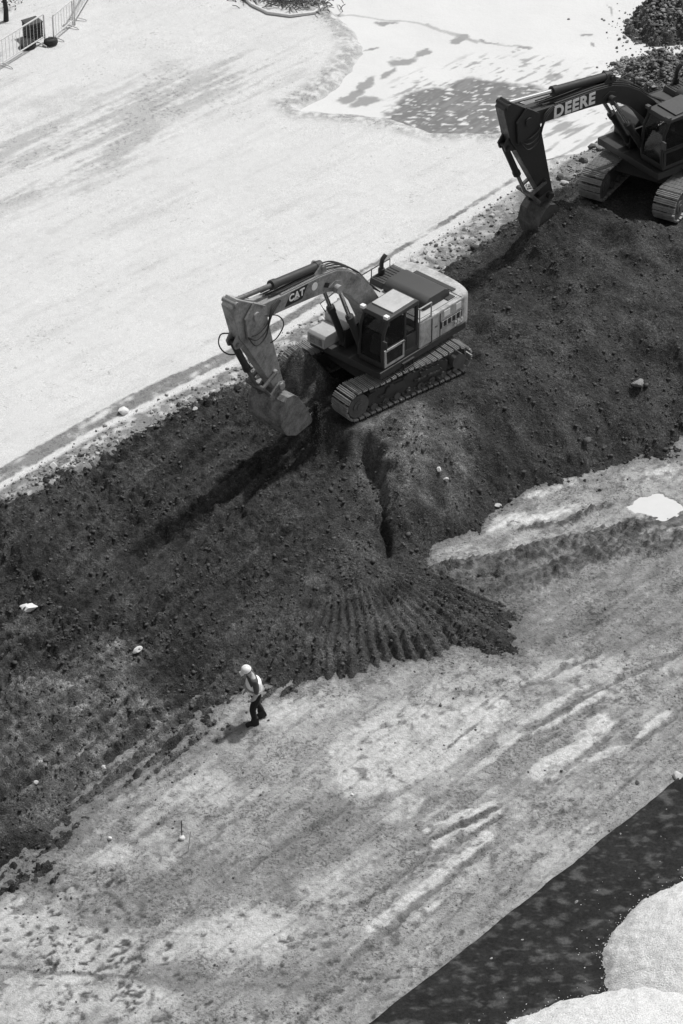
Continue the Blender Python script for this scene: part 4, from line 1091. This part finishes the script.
# ------------------------------------------------------------------ milky puddles on the wet flat
M['puddle'] = plain_mat('milky_water', 0.62, 0.10, 0, .04, 2, .5)
def puddle(pts, z, label, seed):
    c = np.array([at(*q) for q in pts]); b = bmesh.new(); n = 90; ring = []
    L = np.vstack([c, c[:1]]); seg = np.linalg.norm(np.diff(L, axis=0), axis=1); cum = np.concatenate([[0], np.cumsum(seg)])
    for k in range(n):
        d = cum[-1] * k / n; x = np.interp(d, cum, L[:, 0]); y = np.interp(d, cum, L[:, 1])
        w = .16 * fbm(np.array([x * 2.2]), np.array([y * 2.2]), 3, seed)[0]; cc = c.mean(0)
        ring.append(b.verts.new((x + (x - cc[0]) * w, y + (y - cc[1]) * w, z)))
    b.faces.new(ring); bmesh.ops.triangulate(b, faces=b.faces)
    me = bpy.data.meshes.new('puddle'); b.to_mesh(me); b.free()
    o = link('puddle', me, M['puddle']); md = o.modifiers.new('thick', 'SOLIDIFY'); md.thickness = .01; md.offset = -1
    return tag(o, kind='structure')
puddle([(615, 507), (640, 491), (657, 485), (676, 492), (696, 508), (682, 524), (662, 529), (640, 520)], .0, '', 801)

# ------------------------------------------------------------------ stones
def rock_mesh(seed, sub=2, flat=.75):
    r = random.Random(seed)
    b = bmesh.new(); bmesh.ops.create_icosphere(b, subdivisions=sub, radius=1.0)
    planes = [(Vector((r.gauss(0, 1), r.gauss(0, 1), r.gauss(0, 1))).normalized(), r.uniform(.55, .9)) for _ in range(11)]
    sc = Vector((r.uniform(.8, 1.25), r.uniform(.65, 1.0), r.uniform(.5, .8)))
    for v in b.verts:
        p = v.co.copy()
        for n, d in planes:
            k = p.dot(n)
            if k > d: p -= n * (k - d)
        p *= 1 + r.uniform(-.04, .04)
        v.co = Vector((p.x * sc.x, p.y * sc.y, p.z * sc.z))
    V = np.array([v.co[:] for v in b.verts]); F = np.array([[v.index for v in f.verts] for f in b.faces])
    b.free()
    return V, F
R3 = [rock_mesh(40 + k, 3) for k in range(8)]
R1 = [rock_mesh(90 + k, 1) for k in range(10)]
R2 = [rock_mesh(120 + k, 2) for k in range(8)]
_rock_data = {}
def rock(px, py, z0, size, matk, label, group=None, k=None, sink=.24, cat='stone', name='stone', squash=1.0, rz=None):
    k = random.randrange(8) if k is None else k
    if (k, matk) not in _rock_data:
        me = raw_mesh('stone', *R3[k]); me.materials.append(M[matk])
        me.polygons.foreach_set('use_smooth', np.ones(len(me.polygons), bool)); me.set_sharp_from_angle(angle=rad(22))
        _rock_data[(k, matk)] = me
    x, y = at(px, py, z0)
    for _ in range(3):
        z = float(ground_at(x, y)[0]); x, y = at(px, py, z)
    o = bpy.data.objects.new(name, _rock_data[(k, matk)]); COL.objects.link(o)
    o.location = (x, y, z + size * (.5 - sink) * squash)
    o.scale = (size, size, size * squash)
    o.rotation_euler = (random.uniform(-.3, .3), random.uniform(-.3, .3), random.uniform(0, 6.28) if rz is None else rz)
    return tag(o, label, cat, group)
rock(123, 412, 1.6, .17, 'white_stone', 'rounded white stone lying beside the dark drain line of the yard', k=1)
rock(54, 467, 1.6, .15, 'white_stone', 'chalky white stone at the left end of the rubble strip', k=2)
rock(28, 609, .5, .26, 'white_stone', 'flat bright white slab lying on the dark soil at the far left', k=3, squash=.5)
rock(137, 650, .4, .15, 'white_stone', 'bright white pebble on the dark soil, upper left of the worker', k=4, squash=.6)
rock(638, 385, 1.0, .21, 'rock_mid', 'large grey boulder on the dark slope below the black excavator', k=5)
rock(104, 768, .2, .09, 'rock_pale', 'pale round stone on the rutted soil, left of and below the worker', k=6)
rock(36, 783, .2, .07, 'rock_pale', 'small pale stone on the rutted soil at the left side', k=7)
rock(110, 839, .0, .07, 'white_stone', 'small white stone on the mud left of the survey stake', k=0)
rock(439, 470, 1.1, .10, 'white_stone', 'small white stone on the spur below the pale excavator\'s track', k=2)
rock(446, 480, 1.1, .08, 'rock_pale', 'small pale grey stone just below the white one on the spur', k=3)
rock(497, 506, .2, .14, 'rock_pale', 'flat pale stone at the foot of the slope above the wet flat', k=4, squash=.6)
rock(587, 441, .4, .15, 'rock_dark', 'dark broken block at the foot of the long slope', k=6)
rock(679, 778, .05, .16, 'rock_pale', 'pale stone holding down the corner of the black sheet', k=1)
rock(579, 408, .06, .05, 'rock_pale', 'tiny pale stone low on the long dark slope', k=1) if False else None
rock(637, 783, .0, .07, 'rock_dark', 'small dark stone on the mud above the black sheet', k=5)
rock(352, 795, .0, .05, 'white_stone', 'tiny white stone at the lower edge of the big pale puddle mark', k=0)
sr = random.Random(3)
for i in range(150):
    t = sr.random()
    x = -9 + 17.5 * t ** .85
    ye, yk_ = float(line_y(EDGE, np.array(x))), float(line_y(KERB, np.array(x)))
    f = sr.random() ** (2.6 if x < 1 else 1.6)
    y = ye + (yk_ - ye - .35) * f * (.9 if x < 3 else 1.0) - .15
    s = (.035 if x < 2 else .045) + (.09 if x < 2 else .13) * sr.random() ** 2.6
    if x > 2: s *= 1.15
    pale = sr.random() < (.42 if x < 2 else .25)
    d = np.array([x, y, 1.6]) - CAM_POS
    zc = d[1] * math.cos(_p) - d[2] * math.sin(_p)
    px = 341.5 + _f * d[0] / zc; py = 512 - _f * (d[1] * math.sin(_p) + d[2] * math.cos(_p)) / zc
    if not (-15 < px < 700): continue
    rock(px, py, 1.6, s, 'rock_pale' if pale else sr.choice(['rock_dark', 'rock_mid', 'rock_dark']),
         'pale rough stone in the rubble strip between pale yard and dark soil' if pale else 'dark rough stone in the rubble strip between pale yard and dark soil',
         'pale stones in the rubble strip' if pale else 'dark stones in the rubble strip', sink=.2)

def scatter(name, X, Y, Zg, S, temps, mat, sink=.3, kind='stuff', lift=None):
    Vs, Fs, off = [], [], 0
    n = len(X)
    for k, (V0, F0) in enumerate(temps):
        ii = np.arange(k, n, len(temps))
        if len(ii) == 0: continue
        a = rng.uniform(0, 2 * np.pi, len(ii)); ca, sa = np.cos(a), np.sin(a)
        st = rng.uniform(.75, 1.3, (len(ii), 3))
        V = V0[None] * st[:, None, :] * S[ii][:, None, None]
        vx = V[..., 0] * ca[:, None] - V[..., 1] * sa[:, None]; vy = V[..., 0] * sa[:, None] + V[..., 1] * ca[:, None]
        V = np.stack([vx + X[ii][:, None], vy + Y[ii][:, None], V[..., 2] + (Zg[ii] + S[ii] * (.55 - sink))[:, None]], -1)
        m = len(V0)
        F = F0[None] + (np.arange(len(ii)) * m)[:, None, None] + off
        Vs.append(V.reshape(-1, 3)); Fs.append(F.reshape(-1, 3)); off += m * len(ii)
    me = raw_mesh(name, np.concatenate(Vs), np.concatenate(Fs))
    return tag(link(name, me, mat, None, False), kind=kind)
# clods of soil over the bank
n = 80000
cx = rng.uniform(-13, 15, n); cy = rng.uniform(-15, 19, n)
dens = .25 + .75 * sstep(-.2, .4, fbm(cx * .45, cy * .45, 3, 51)) * (.6 + .6 * sstep(-.2, .3, fbm(cx * 1.5, cy * 1.5, 3, 701)))
zb_ = bank_at(cx, cy); other = np.maximum(mud_z(cx, cy), yard_z(cx, cy)[0])
foot = np.exp(-np.maximum(0, zb_ - other) / .5) * .8
ok = (zb_ > other - .02) & (rng.random(n) < np.clip(dens + foot, 0, 1)) & (pad_mask(cx, cy) < .3)
cx, cy, zb_ = cx[ok], cy[ok], zb_[ok]
cs = .012 + .05 * rng.random(len(cx)) ** 3.4 + .05 * (rng.random(len(cx)) < .006) + .035 * foot[ok] * rng.random(len(cx)) ** 3 * (cx > 1)
scatter('soil_clods', cx, cy, zb_, cs, R1, M['clod'], .25)
# crumbs strewn past the toe and over the verge
n = 14000
cx = rng.uniform(-11, 13, n); cy = rng.uniform(-17, 19, n)
zb_ = bank_at(cx, cy); mz = mud_z(cx, cy); yz_ = yard_z(cx, cy)
gap = np.maximum(mz, yz_[0]) - zb_
ok = (gap > 0) & (gap < .45) & (rng.random(n) < np.exp(-gap / .12) * .9)
cx, cy = cx[ok], cy[ok]
scatter('soil_crumbs', cx, cy, np.maximum(mz, yz_[0])[ok], .012 + .035 * rng.random(len(cx)) ** 3, R1, M['clod'], .25)
n = 6500
cx = rng.uniform(-10, 12, n); ye = line_y(EDGE, cx); yk_ = line_y(KERB, cx)
cy = ye + (yk_ - ye - .3) * rng.random(n) ** np.where(cx < 1, 3.0, 1.3)
ok = rng.random(n) < .35 + .6 * sstep(-.1, .4, fbm(cx * 1.2, cy * 1.2, 3, 711))
cx, cy = cx[ok], cy[ok]
scatter('rubble', cx, cy, ground_at(cx, cy), .012 + .05 * rng.random(len(cx)) ** 3, R1, M['rock_mid'], .25)
# grit on the muddy floor
n = 5200
cx = rng.uniform(-10, 12, n); cy = rng.uniform(-19, 6, n)
ok = (bank_at(cx, cy) < mud_z(cx, cy)) & (rng.random(n) < .15 + .85 * sstep(.0, .4, fbm(cx * .8, cy * .8, 3, 721)))
cx, cy = cx[ok], cy[ok]
scatter('grit', cx, cy, mud_z(cx, cy), .010 + .028 * rng.random(len(cx)) ** 4, R1, M['rock_dark'], .3)
# loose white gravel round the heaps
gx_, gy_ = [], []
for X, Y, r, z0 in HALO[:2]:
    w = np.where((r > .97) & (r < 1.35), np.exp(-np.maximum(0, r - .99) / .018) + .006, 0).ravel()
    k = rng.choice(len(w), 1700, p=w / w.sum())
    gx_.append(X.ravel()[k] + rng.uniform(-.03, .03, len(k))); gy_.append(Y.ravel()[k] + rng.uniform(-.03, .03, len(k)))
cx, cy = np.concatenate(gx_), np.concatenate(gy_)
scatter('loose_gravel', cx, cy, mud_z(cx, cy) + .06, rng.uniform(.008, .018, len(cx)), R1, M['white_stone'], .1)
# soil pouring off the bucket lip
root, TK, U = MACH[0]
ML = Matrix.Translation(Vector((CAT_P[0], CAT_P[1], CAT_Z))) @ Matrix.Rotation(CAT_T, 4, 'Z')
lip = ML @ TK @ Vector((-1.02, .62, -1.1))
n = 2600
t = rng.random(n)
gz = float(bank_at(lip.x, lip.y))
zz = gz + (lip.z - gz) * (1 - t)
sp = .03 + .10 * t
cx = lip.x + rng.normal(0, 1, n) * sp; cy = lip.y + rng.normal(0, 1, n) * sp
scatter('falling_soil', cx, cy, zz, .007 + .022 * rng.random(n) ** 3, R1, M['clod_wet'], 0)
# load heaped in the bucket's mouth
b = bmesh.new(); bmesh.ops.create_icosphere(b, subdivisions=4, radius=1)
for v in b.verts:
    p = v.co.copy(); k = 1 + .12 * float(fbm(np.array([p.x * 2.1 + p.z]), np.array([p.y * 2.1 - p.z]), 3, 733)[0])
    v.co = TK @ Vector((-.28 + p.x * .33 * k, p.y * .56 * k, -1.05 + p.z * .55 * k))
me = bpy.data.meshes.new('bucket_soil'); b.to_mesh(me); b.free()
a = me.attributes.new('tone', 'FLOAT', 'POINT'); a.data.foreach_set('value', np.full(len(me.vertices), .055, np.float32))
o = link('bucket_soil', me, M['soil'], None, True); o.matrix_world = ML; tag(o, kind='stuff')

# ------------------------------------------------------------------ rock heaps beyond the black excavator
for (px, py, rx, ry, rot, h, sd, lb) in ((660, 86, 1.75, 1.3, 60, .8, 741, 'dark broken rock heap behind the black excavator\'s boom'), (672, 22, 1.9, 1.25, 50, .75, 751, 'dark broken rock heap in the top right corner')):
    o, (hx, hy) = heap('rock_heap', px, py, 1.42, rx, ry, rot, h, .115, M['soil'], sd, .45, .05, .9, .9)
    tag(o, lb, 'rock heap', 'rock heaps at the upper right')
n = 6000
hx = []; hy = []
for (px, py, rx, ry) in ((662, 92, 1.5, 1.2), (672, 24, 1.6, 1.2), (640, 62, .8, .5), (690, 62, 1.5, 1.0)):
    c = at(px, py, 1.6); hx.append(c[0] + rng.normal(0, rx * .44, n // 4)); hy.append(c[1] + rng.normal(0, ry * .55, n // 4))
cx, cy = np.concatenate(hx), np.concatenate(hy)
dg = bpy.context.evaluated_depsgraph_get(); dg.update()
hz = []
for x, y in zip(cx, cy):
    hit, loc, *_ = scene.ray_cast(dg, Vector((x, y, 6)), Vector((0, 0, -1)))
    hz.append(loc.z if hit else 1.4)
hz = np.array(hz); k_ = (hz < 2.9) & (np.hypot(cx - DEE_P[0], cy - DEE_P[1]) > 3.4); cx, cy, hz = cx[k_], cy[k_], hz[k_]; h_ = rng.random(len(cx)) < .5; sz = .02 + .07 * rng.random(len(cx)) ** 2.5
scatter('broken_rock', cx[h_], cy[h_], hz[h_], sz[h_], R2, M['rock_dark'], .25)
scatter('broken_rock', cx[~h_], cy[~h_], hz[~h_], sz[~h_], R2, M['rock_mid'], .25)

# ------------------------------------------------------------------ worker
def skin(name, pts, edges, mat, parent, sub=2, T=None):
    me = bpy.data.meshes.new(name)
    me.from_pydata([p[:3] for p in pts], edges, [])
    tmp = bpy.data.objects.new(name, me); COL.objects.link(tmp)
    md = tmp.modifiers.new('skin', 'SKIN'); md.use_smooth_shade = True
    tmp.modifiers.new('sub', 'SUBSURF').levels = sub
    for sv, p in zip(me.skin_vertices[0].data, pts):
        r = p[3]; sv.radius = r if isinstance(r, tuple) else (r, r)
    me.skin_vertices[0].data[0].use_root = True
    bpy.context.view_layer.update()
    out = bpy.data.meshes.new_from_object(tmp.evaluated_get(bpy.context.evaluated_depsgraph_get()))
    bpy.data.objects.remove(tmp); bpy.data.meshes.remove(me)
    out.name = name; out.materials.clear()
    return link(name, out, mat, parent, True)
M['skin'] = plain_mat('skin', 0.42, 0.6, 0, .08)
M['trousers'] = plain_mat('dark_trousers', 0.014, 0.9, 0, .3, 20)
M['jacket'] = plain_mat('grey_jacket', 0.075, 0.9, 0, .2, 20)
M['vest'] = plain_mat('bright_vest', 0.9, 0.8, 0, .08, 10)
M['tape'] = plain_mat('vest_band', 0.30, 0.4)
M['helmet'] = plain_mat('helmet_shell', 0.80, 0.35, 0, .04)
M['boots'] = plain_mat('boots', 0.02, 0.8)
wx, wy = at(256, 721, .02)
wz = float(ground_at(wx, wy)[0])
pr = empty('person', (wx, wy, wz), math.atan2(-.30, -.95))
pr.scale = (1.05, 1.08, .96)
tag(pr, 'worker in white helmet, bright vest and dark trousers, standing at the foot of the bank', 'person')
pel, spn, cst, nck = (0, 0, .93), (.03, 0, 1.12), (.05, 0, 1.34), (.09, 0, 1.49)
J = [(*pel, (.15, .12)), (*spn, (.14, .11)), (*cst, (.165, .12)), (*nck, .058), (.135, 0, 1.56, .07), (.17, 0, 1.63, (.078, .092)), (.19, 0, 1.70, (.072, .085)),
     (.05, .19, 1.41, .062), (.05, .25, 1.14, .058), (.10, .22, .92, .05), (.14, .19, .84, .046),
     (.05, -.19, 1.41, .062), (.07, -.25, 1.14, .058), (.13, -.19, .93, .05), (.17, -.16, .86, .046),
     (.0, .095, .86, .092), (.11, .10, .50, .062), (.06, .10, .10, .042), (.19, .11, .045, .038),
     (.0, -.095, .86, .092), (-.05, -.10, .49, .062), (-.20, -.10, .12, .042), (-.09, -.11, .045, .038)]
E_ = [(0, 1), (1, 2), (2, 3), (3, 4), (4, 5), (5, 6), (2, 7), (7, 8), (8, 9), (9, 10), (2, 11), (11, 12), (12, 13), (13, 14), (0, 15), (15, 16), (16, 17), (17, 18), (0, 19), (19, 20), (20, 21), (21, 22)]
# fingers and thumbs grow from the palms
for base, sgn in ((10, 1), (14, -1)):
    bx, by, bz, _ = J[base]
    for q, L in ((-.030, .062), (-.010, .072), (.010, .068), (.030, .055)):
        i = len(J)
        J += [(bx + .035, by + q * .4 - sgn * .01, bz + q, .010), (bx + .035 + L * .6, by - sgn * .03, bz + q - .01, .009), (bx + .03 + L * .8, by - sgn * .055, bz + q - .02, .008)]
        E_ += [(base, i), (i, i + 1), (i + 1, i + 2)]
    i = len(J)
    J += [(bx + .01, by - sgn * .035, bz + .035, .011), (bx + .04, by - sgn * .06, bz + .04, .009)]
    E_ += [(base, i), (i, i + 1)]
skin('body', J, E_, M['skin'], pr)
for y in (.034, -.034):
    q = MB(); q.lathe([(.002, -.012), (.011, -.006), (.011, .006), (.002, .012)], Matrix.Translation((.26, y, 1.63)), 8); q.build('eye', M['boots'], pr, True)
skin('nose', [(.245, 0, 1.63, .012), (.28, 0, 1.605, .014)], [(0, 1)], M['skin'], pr, 1)
skin('trousers', [(0, 0, .98, (.165, .135)), (0, 0, .88, (.17, .14)), (.0, .10, .82, .108), (.11, .105, .50, .082), (.06, .105, .17, .068), (.0, -.10, .82, .108), (-.045, -.105, .49, .082), (-.19, -.105, .19, .066)],
     [(0, 1), (1, 2), (2, 3), (3, 4), (1, 5), (5, 6), (6, 7)], M['trousers'], pr)
skin('jacket', [(.03, 0, 1.02, (.16, .13)), (.05, 0, 1.34, (.19, .145)), (.085, 0, 1.46, .09), (.05, .20, 1.41, .085), (.05, .258, 1.15, .066), (.075, .25, 1.12, .06), (.05, -.20, 1.41, .085), (.07, -.258, 1.15, .066), (.10, -.25, 1.12, .06)],
     [(0, 1), (1, 2), (1, 3), (3, 4), (4, 5), (1, 6), (6, 7), (7, 8)], M['jacket'], pr)
vest = skin('vest', [(.0, 0, .90, (.21, .19)), (.025, 0, 1.08, (.215, .19)), (.04, 0, 1.27, (.24, .20)), (.045, 0, 1.38, (.20, .16))], [(0, 1), (1, 2), (2, 3)], M['vest'], pr)
q = MB(); n_ = 24
for zc, xc, rx, ry in ((1.10, .03, .196, .222),):
    pts = [(xc + rx * math.cos(2 * math.pi * k / n_), ry * math.sin(2 * math.pi * k / n_), zc + .03 * math.cos(2 * math.pi * k / n_)) for k in range(n_ + 1)]
    q.tube(pts, .022, None, 6)
q.build('reflective_band', M['tape'], vest, True)
hT = Matrix.Translation((.185, 0, 1.66)) @ Matrix.Rotation(rad(28), 4, 'Y')
q = MB(); q.lathe([(.118, 0), (.120, .03), (.112, .075), (.088, .115), (.05, .138), (.012, .146)], hT, 22)
q.box((.125, 0, .008), (.10, .16, .012), hT, .004)
q.tube([(-.10, 0, .135 - .05), (-.04, 0, .138), (.04, 0, .138), (.1, 0, .09)], .014, hT, 8)
hel = q.build('helmet', M['helmet'], pr, True)
q = MB(); q.tube([hT @ Vector((.118 * math.cos(t), .118 * math.sin(t), .004)) for t in [2 * math.pi * k / 20 for k in range(21)]], .010, None, 6); q.build('helmet_band', M['trousers'], hel, True)
for x, y, z, t in ((.06, .105, .0, 0), (-.20, -.105, .02, 18)):
    BT_ = Matrix.Translation((x, y, z)) @ Matrix.Rotation(rad(t), 4, 'Y')
    q = MB(); q.prism([(-.08, .0), (.20, .0), (.215, .04), (.19, .085), (.08, .11), (.06, .24), (-.08, .24), (-.095, .05)], -.052, .052, BT_, .025); q.build('boot', M['boots'], pr, True)

# ------------------------------------------------------------------ survey marks on the mud
M['wood'] = plain_mat('pale_lath', 0.62, 0.8, 0, .15, 20)
M['dark_rod'] = plain_mat('dark_rod', 0.07, 0.6)
M['galv'] = plain_mat('galvanised_rail', 0.62, 0.45, 0.2, .12, 8)
x, y = at(182, 838); z = float(ground_at(x, y)[0])
mp = empty('marker_pin', (x, y, z)); tag(mp, 'thin dark marker rod with a round white cap at its foot, on the mud', 'marker pin')
q = MB(); q.cyl((0, 0, -.05), (.0, 0, .52), .013, None, 8); q.build('rod', M['dark_rod'], mp, True)
q = MB(); q.lathe([(.02, .0), (.06, .015), (.075, .05), (.06, .08), (.02, .095)], Matrix.Translation((.0, -.045, 0)), 18); q.build('cap', M['white_stone'], mp, True)
x, y = at(188, 852); z = float(ground_at(x, y)[0])
sl = empty('survey_lath', (x, y, z)); tag(sl, 'slim pale wooden lath leaning out of the mud beside the marker rod', 'survey stake')
q = MB(); q.box((.035, .02, .28), (.022, .012, .64), None, .002, Matrix.Rotation(rad(7), 3, 'Y')); q.build('lath', M['wood'], sl)
q = MB(); q.box((.074, .02, .60), (.09, .016, .012), None, .002); q.build('crosspiece', M['wood'], sl)

# ------------------------------------------------------------------ barriers, crate and tyres at the top left
def barrier(p0, p1, h, label):
    A = Vector(at3(*p0, YZ)); B = Vector(at3(*p1, YZ))
    d = B - A; L = d.length; r_ = empty('barrier', A, math.atan2(d.y, d.x))
    tag(r_, label, 'barrier', 'steel barriers at the top left')
    q = MB(); q.tube([(0, 0, .0), (0, 0, h), (.04, 0, h + .05), (L - .04, 0, h + .05), (L, 0, h), (L, 0, .0)], .026, None, 8); q.tube([(0, 0, .2), (L, 0, .2)], .024, None, 8); q.build('frame', M['galv'], r_, True)
    q = MB(); n = int(L / .16)
    for k in range(1, n): q.cyl((k * L / n, 0, .2), (k * L / n, 0, h + .05), .007, None, 6)
    q.build('bars', M['galv'], r_, True)
    for x in (.12 * L, .88 * L):
        q = MB(); q.tube([(x, -.28, .0), (x, -.26, .05), (x, 0, .09), (x, .26, .05), (x, .28, .0)], .02, None, 8); q.build('foot', M['galv'], r_, True)
barrier((-46, 92), (-2, 71), .92, 'pale steel barrier running off the left border')
barrier((0, 70), (45, 42), .92, 'pale steel barrier in front of the dark slatted crate')
barrier((54, 42), (73, 26), .85, 'pale steel barrier at the right end of the row, past the crate')
barrier((75, 25), (98, -14), .85, 'pale steel barrier running off the top border')
M['crate'] = plain_mat('dark_crate', 0.06, 0.7, 0, .3, 6)
M['tyre'] = plain_mat('tyre_rubber', 0.035, 0.85, 0, .2, 8)
c = Vector(at3(33, 37, YZ)); cr = empty('crate', c, rad(35)); cr.scale = (.78, .78, .72); tag(cr, 'dark slatted crate standing behind the steel barriers', 'crate')
q = MB()
for s in (-1, 1):
    for k in range(6): q.box((0, s * .27, .07 + k * .125), (.62, .025, .085), None, .005); q.box((s * .31, 0, .07 + k * .125), (.025, .5, .085), None, .005)
for sx in (-1, 1):
    for sy in (-1, 1): q.box((sx * .285, sy * .245, .37), (.05, .05, .74), None, .005)
q.build('slats', M['crate'], cr)
q = MB(); q.box((0, 0, .765), (.68, .60, .04), None, .008); q.build('lid', M['crate'], cr)
q = MB(); q.box((0, 0, .36), (.50, .40, .70), None, .03); q.build('contents', M['rock_dark'], cr)
def tyre(px, py, tilt, label, R_=.26):
    c = Vector(at3(px, py, YZ)); r_ = empty('tyre', c + Vector((0, 0, .09)), .4); r_.rotation_euler = (rad(tilt), 0, .4)
    tag(r_, label, 'tyre', 'tyres by the crate')
    q = MB(); q.lathe([(R_ * .58, -.07), (R_ * .8, -.085), (R_ * .97, -.06), (R_, 0), (R_ * .97, .06), (R_ * .8, .085), (R_ * .58, .07)], None, 26); q.build('casing', M['tyre'], r_, True)
    q = MB(); q.lathe([(R_ * .55, -.05), (R_ * .57, .06), (R_ * .50, .075), (R_ * .42, .05), (R_ * .1, .04)], None, 26); q.build('rim', M['steel'], r_, True)
tyre(28, 47, 8, 'worn tyre lying flat left of the dark crate')
tyre(51, 44, -12, 'worn tyre lying flat right of the dark crate', .22)
# ------------------------------------------------------------------ small tree at the top left corner
c = Vector(at3(6, 21, YZ)); tr = empty('tree', c); tag(tr, 'small dark tree whose trunk shows in the top left corner', 'tree')
M['bark'] = plain_mat('bark', 0.04, 0.9, 0, .4, 10); M['leaf'] = plain_mat('leaves', 0.07, 0.7, 0, .4, 6)
q = MB(); q.tube([(0, 0, -.1), (.02, .02, .4), (-.02, .05, .9), (.04, .06, 1.5), (.05, .05, 2.1)], .09, None, 10, .04)
for a, z, L in ((.4, .75, .8), (2.4, .95, .9), (4.0, 1.2, .8), (5.2, 1.45, .7), (1.4, 1.7, .6)):
    q.tube([(0, .05, z), (L * .5 * math.cos(a), .05 + L * .5 * math.sin(a), z + .25), (L * math.cos(a), L * math.sin(a), z + .55)], .03, None, 6, .008)
q.build('trunk', M['bark'], tr, True)
lr = np.random.default_rng(4); V = []; F = []
for k in range(2600):
    cl = lr.integers(0, 16); cg = np.random.default_rng(50 + cl).normal(0, 1, 3) * np.array([.55, .55, .38]) + np.array([0, .05, 1.85])
    p = cg + lr.normal(0, .17, 3); u = lr.normal(0, 1, 3); u /= np.linalg.norm(u); v = np.cross(u, lr.normal(0, 1, 3)); v /= np.linalg.norm(v)
    i = len(V); V += [p - u * .05, p + v * .022, p + u * .05, p - v * .022]; F.append((i, i + 1, i + 2, i + 3))
me = raw_mesh('crown', np.array(V), np.array(F)); link('crown', me, M['leaf'], tr)
# ------------------------------------------------------------------ brushwood at the top edge
br = random.Random(9); q = MB()
c = Vector(at3(283, -2, YZ))
for k in range(420):
    x = br.gauss(0, .75); y = br.gauss(0, .35) + x * -.15; a = br.uniform(0, 3.14); L = br.uniform(.15, .5); z = .02 + abs(br.gauss(0, .14)) * max(0, 1 - (x / 1.6) ** 2)
    e = Vector((math.cos(a) * L, math.sin(a) * L, br.uniform(-.1, .15)))
    q.tube([c + Vector((x, y, z)) - e * .5, c + Vector((x, y, z + .04)), c + Vector((x, y, z)) + e * .5], br.uniform(.008, .02), None, 5)
o = q.build('brushwood', M['rock_dark'], None); tag(o, kind='stuff')
q = MB(); P_ = [Vector(at3(*w, YZ)) + Vector((0, 0, .05)) for w in ((236, -8), (252, 6), (268, 14), (290, 17), (314, 14), (322, 8))]
q.tube(P_, .055, None, 10); o = q.build('edging_pipe', M['white_stone'], None, True); tag(o, 'curved white pipe edging the brushwood at the top of the picture', 'pipe')
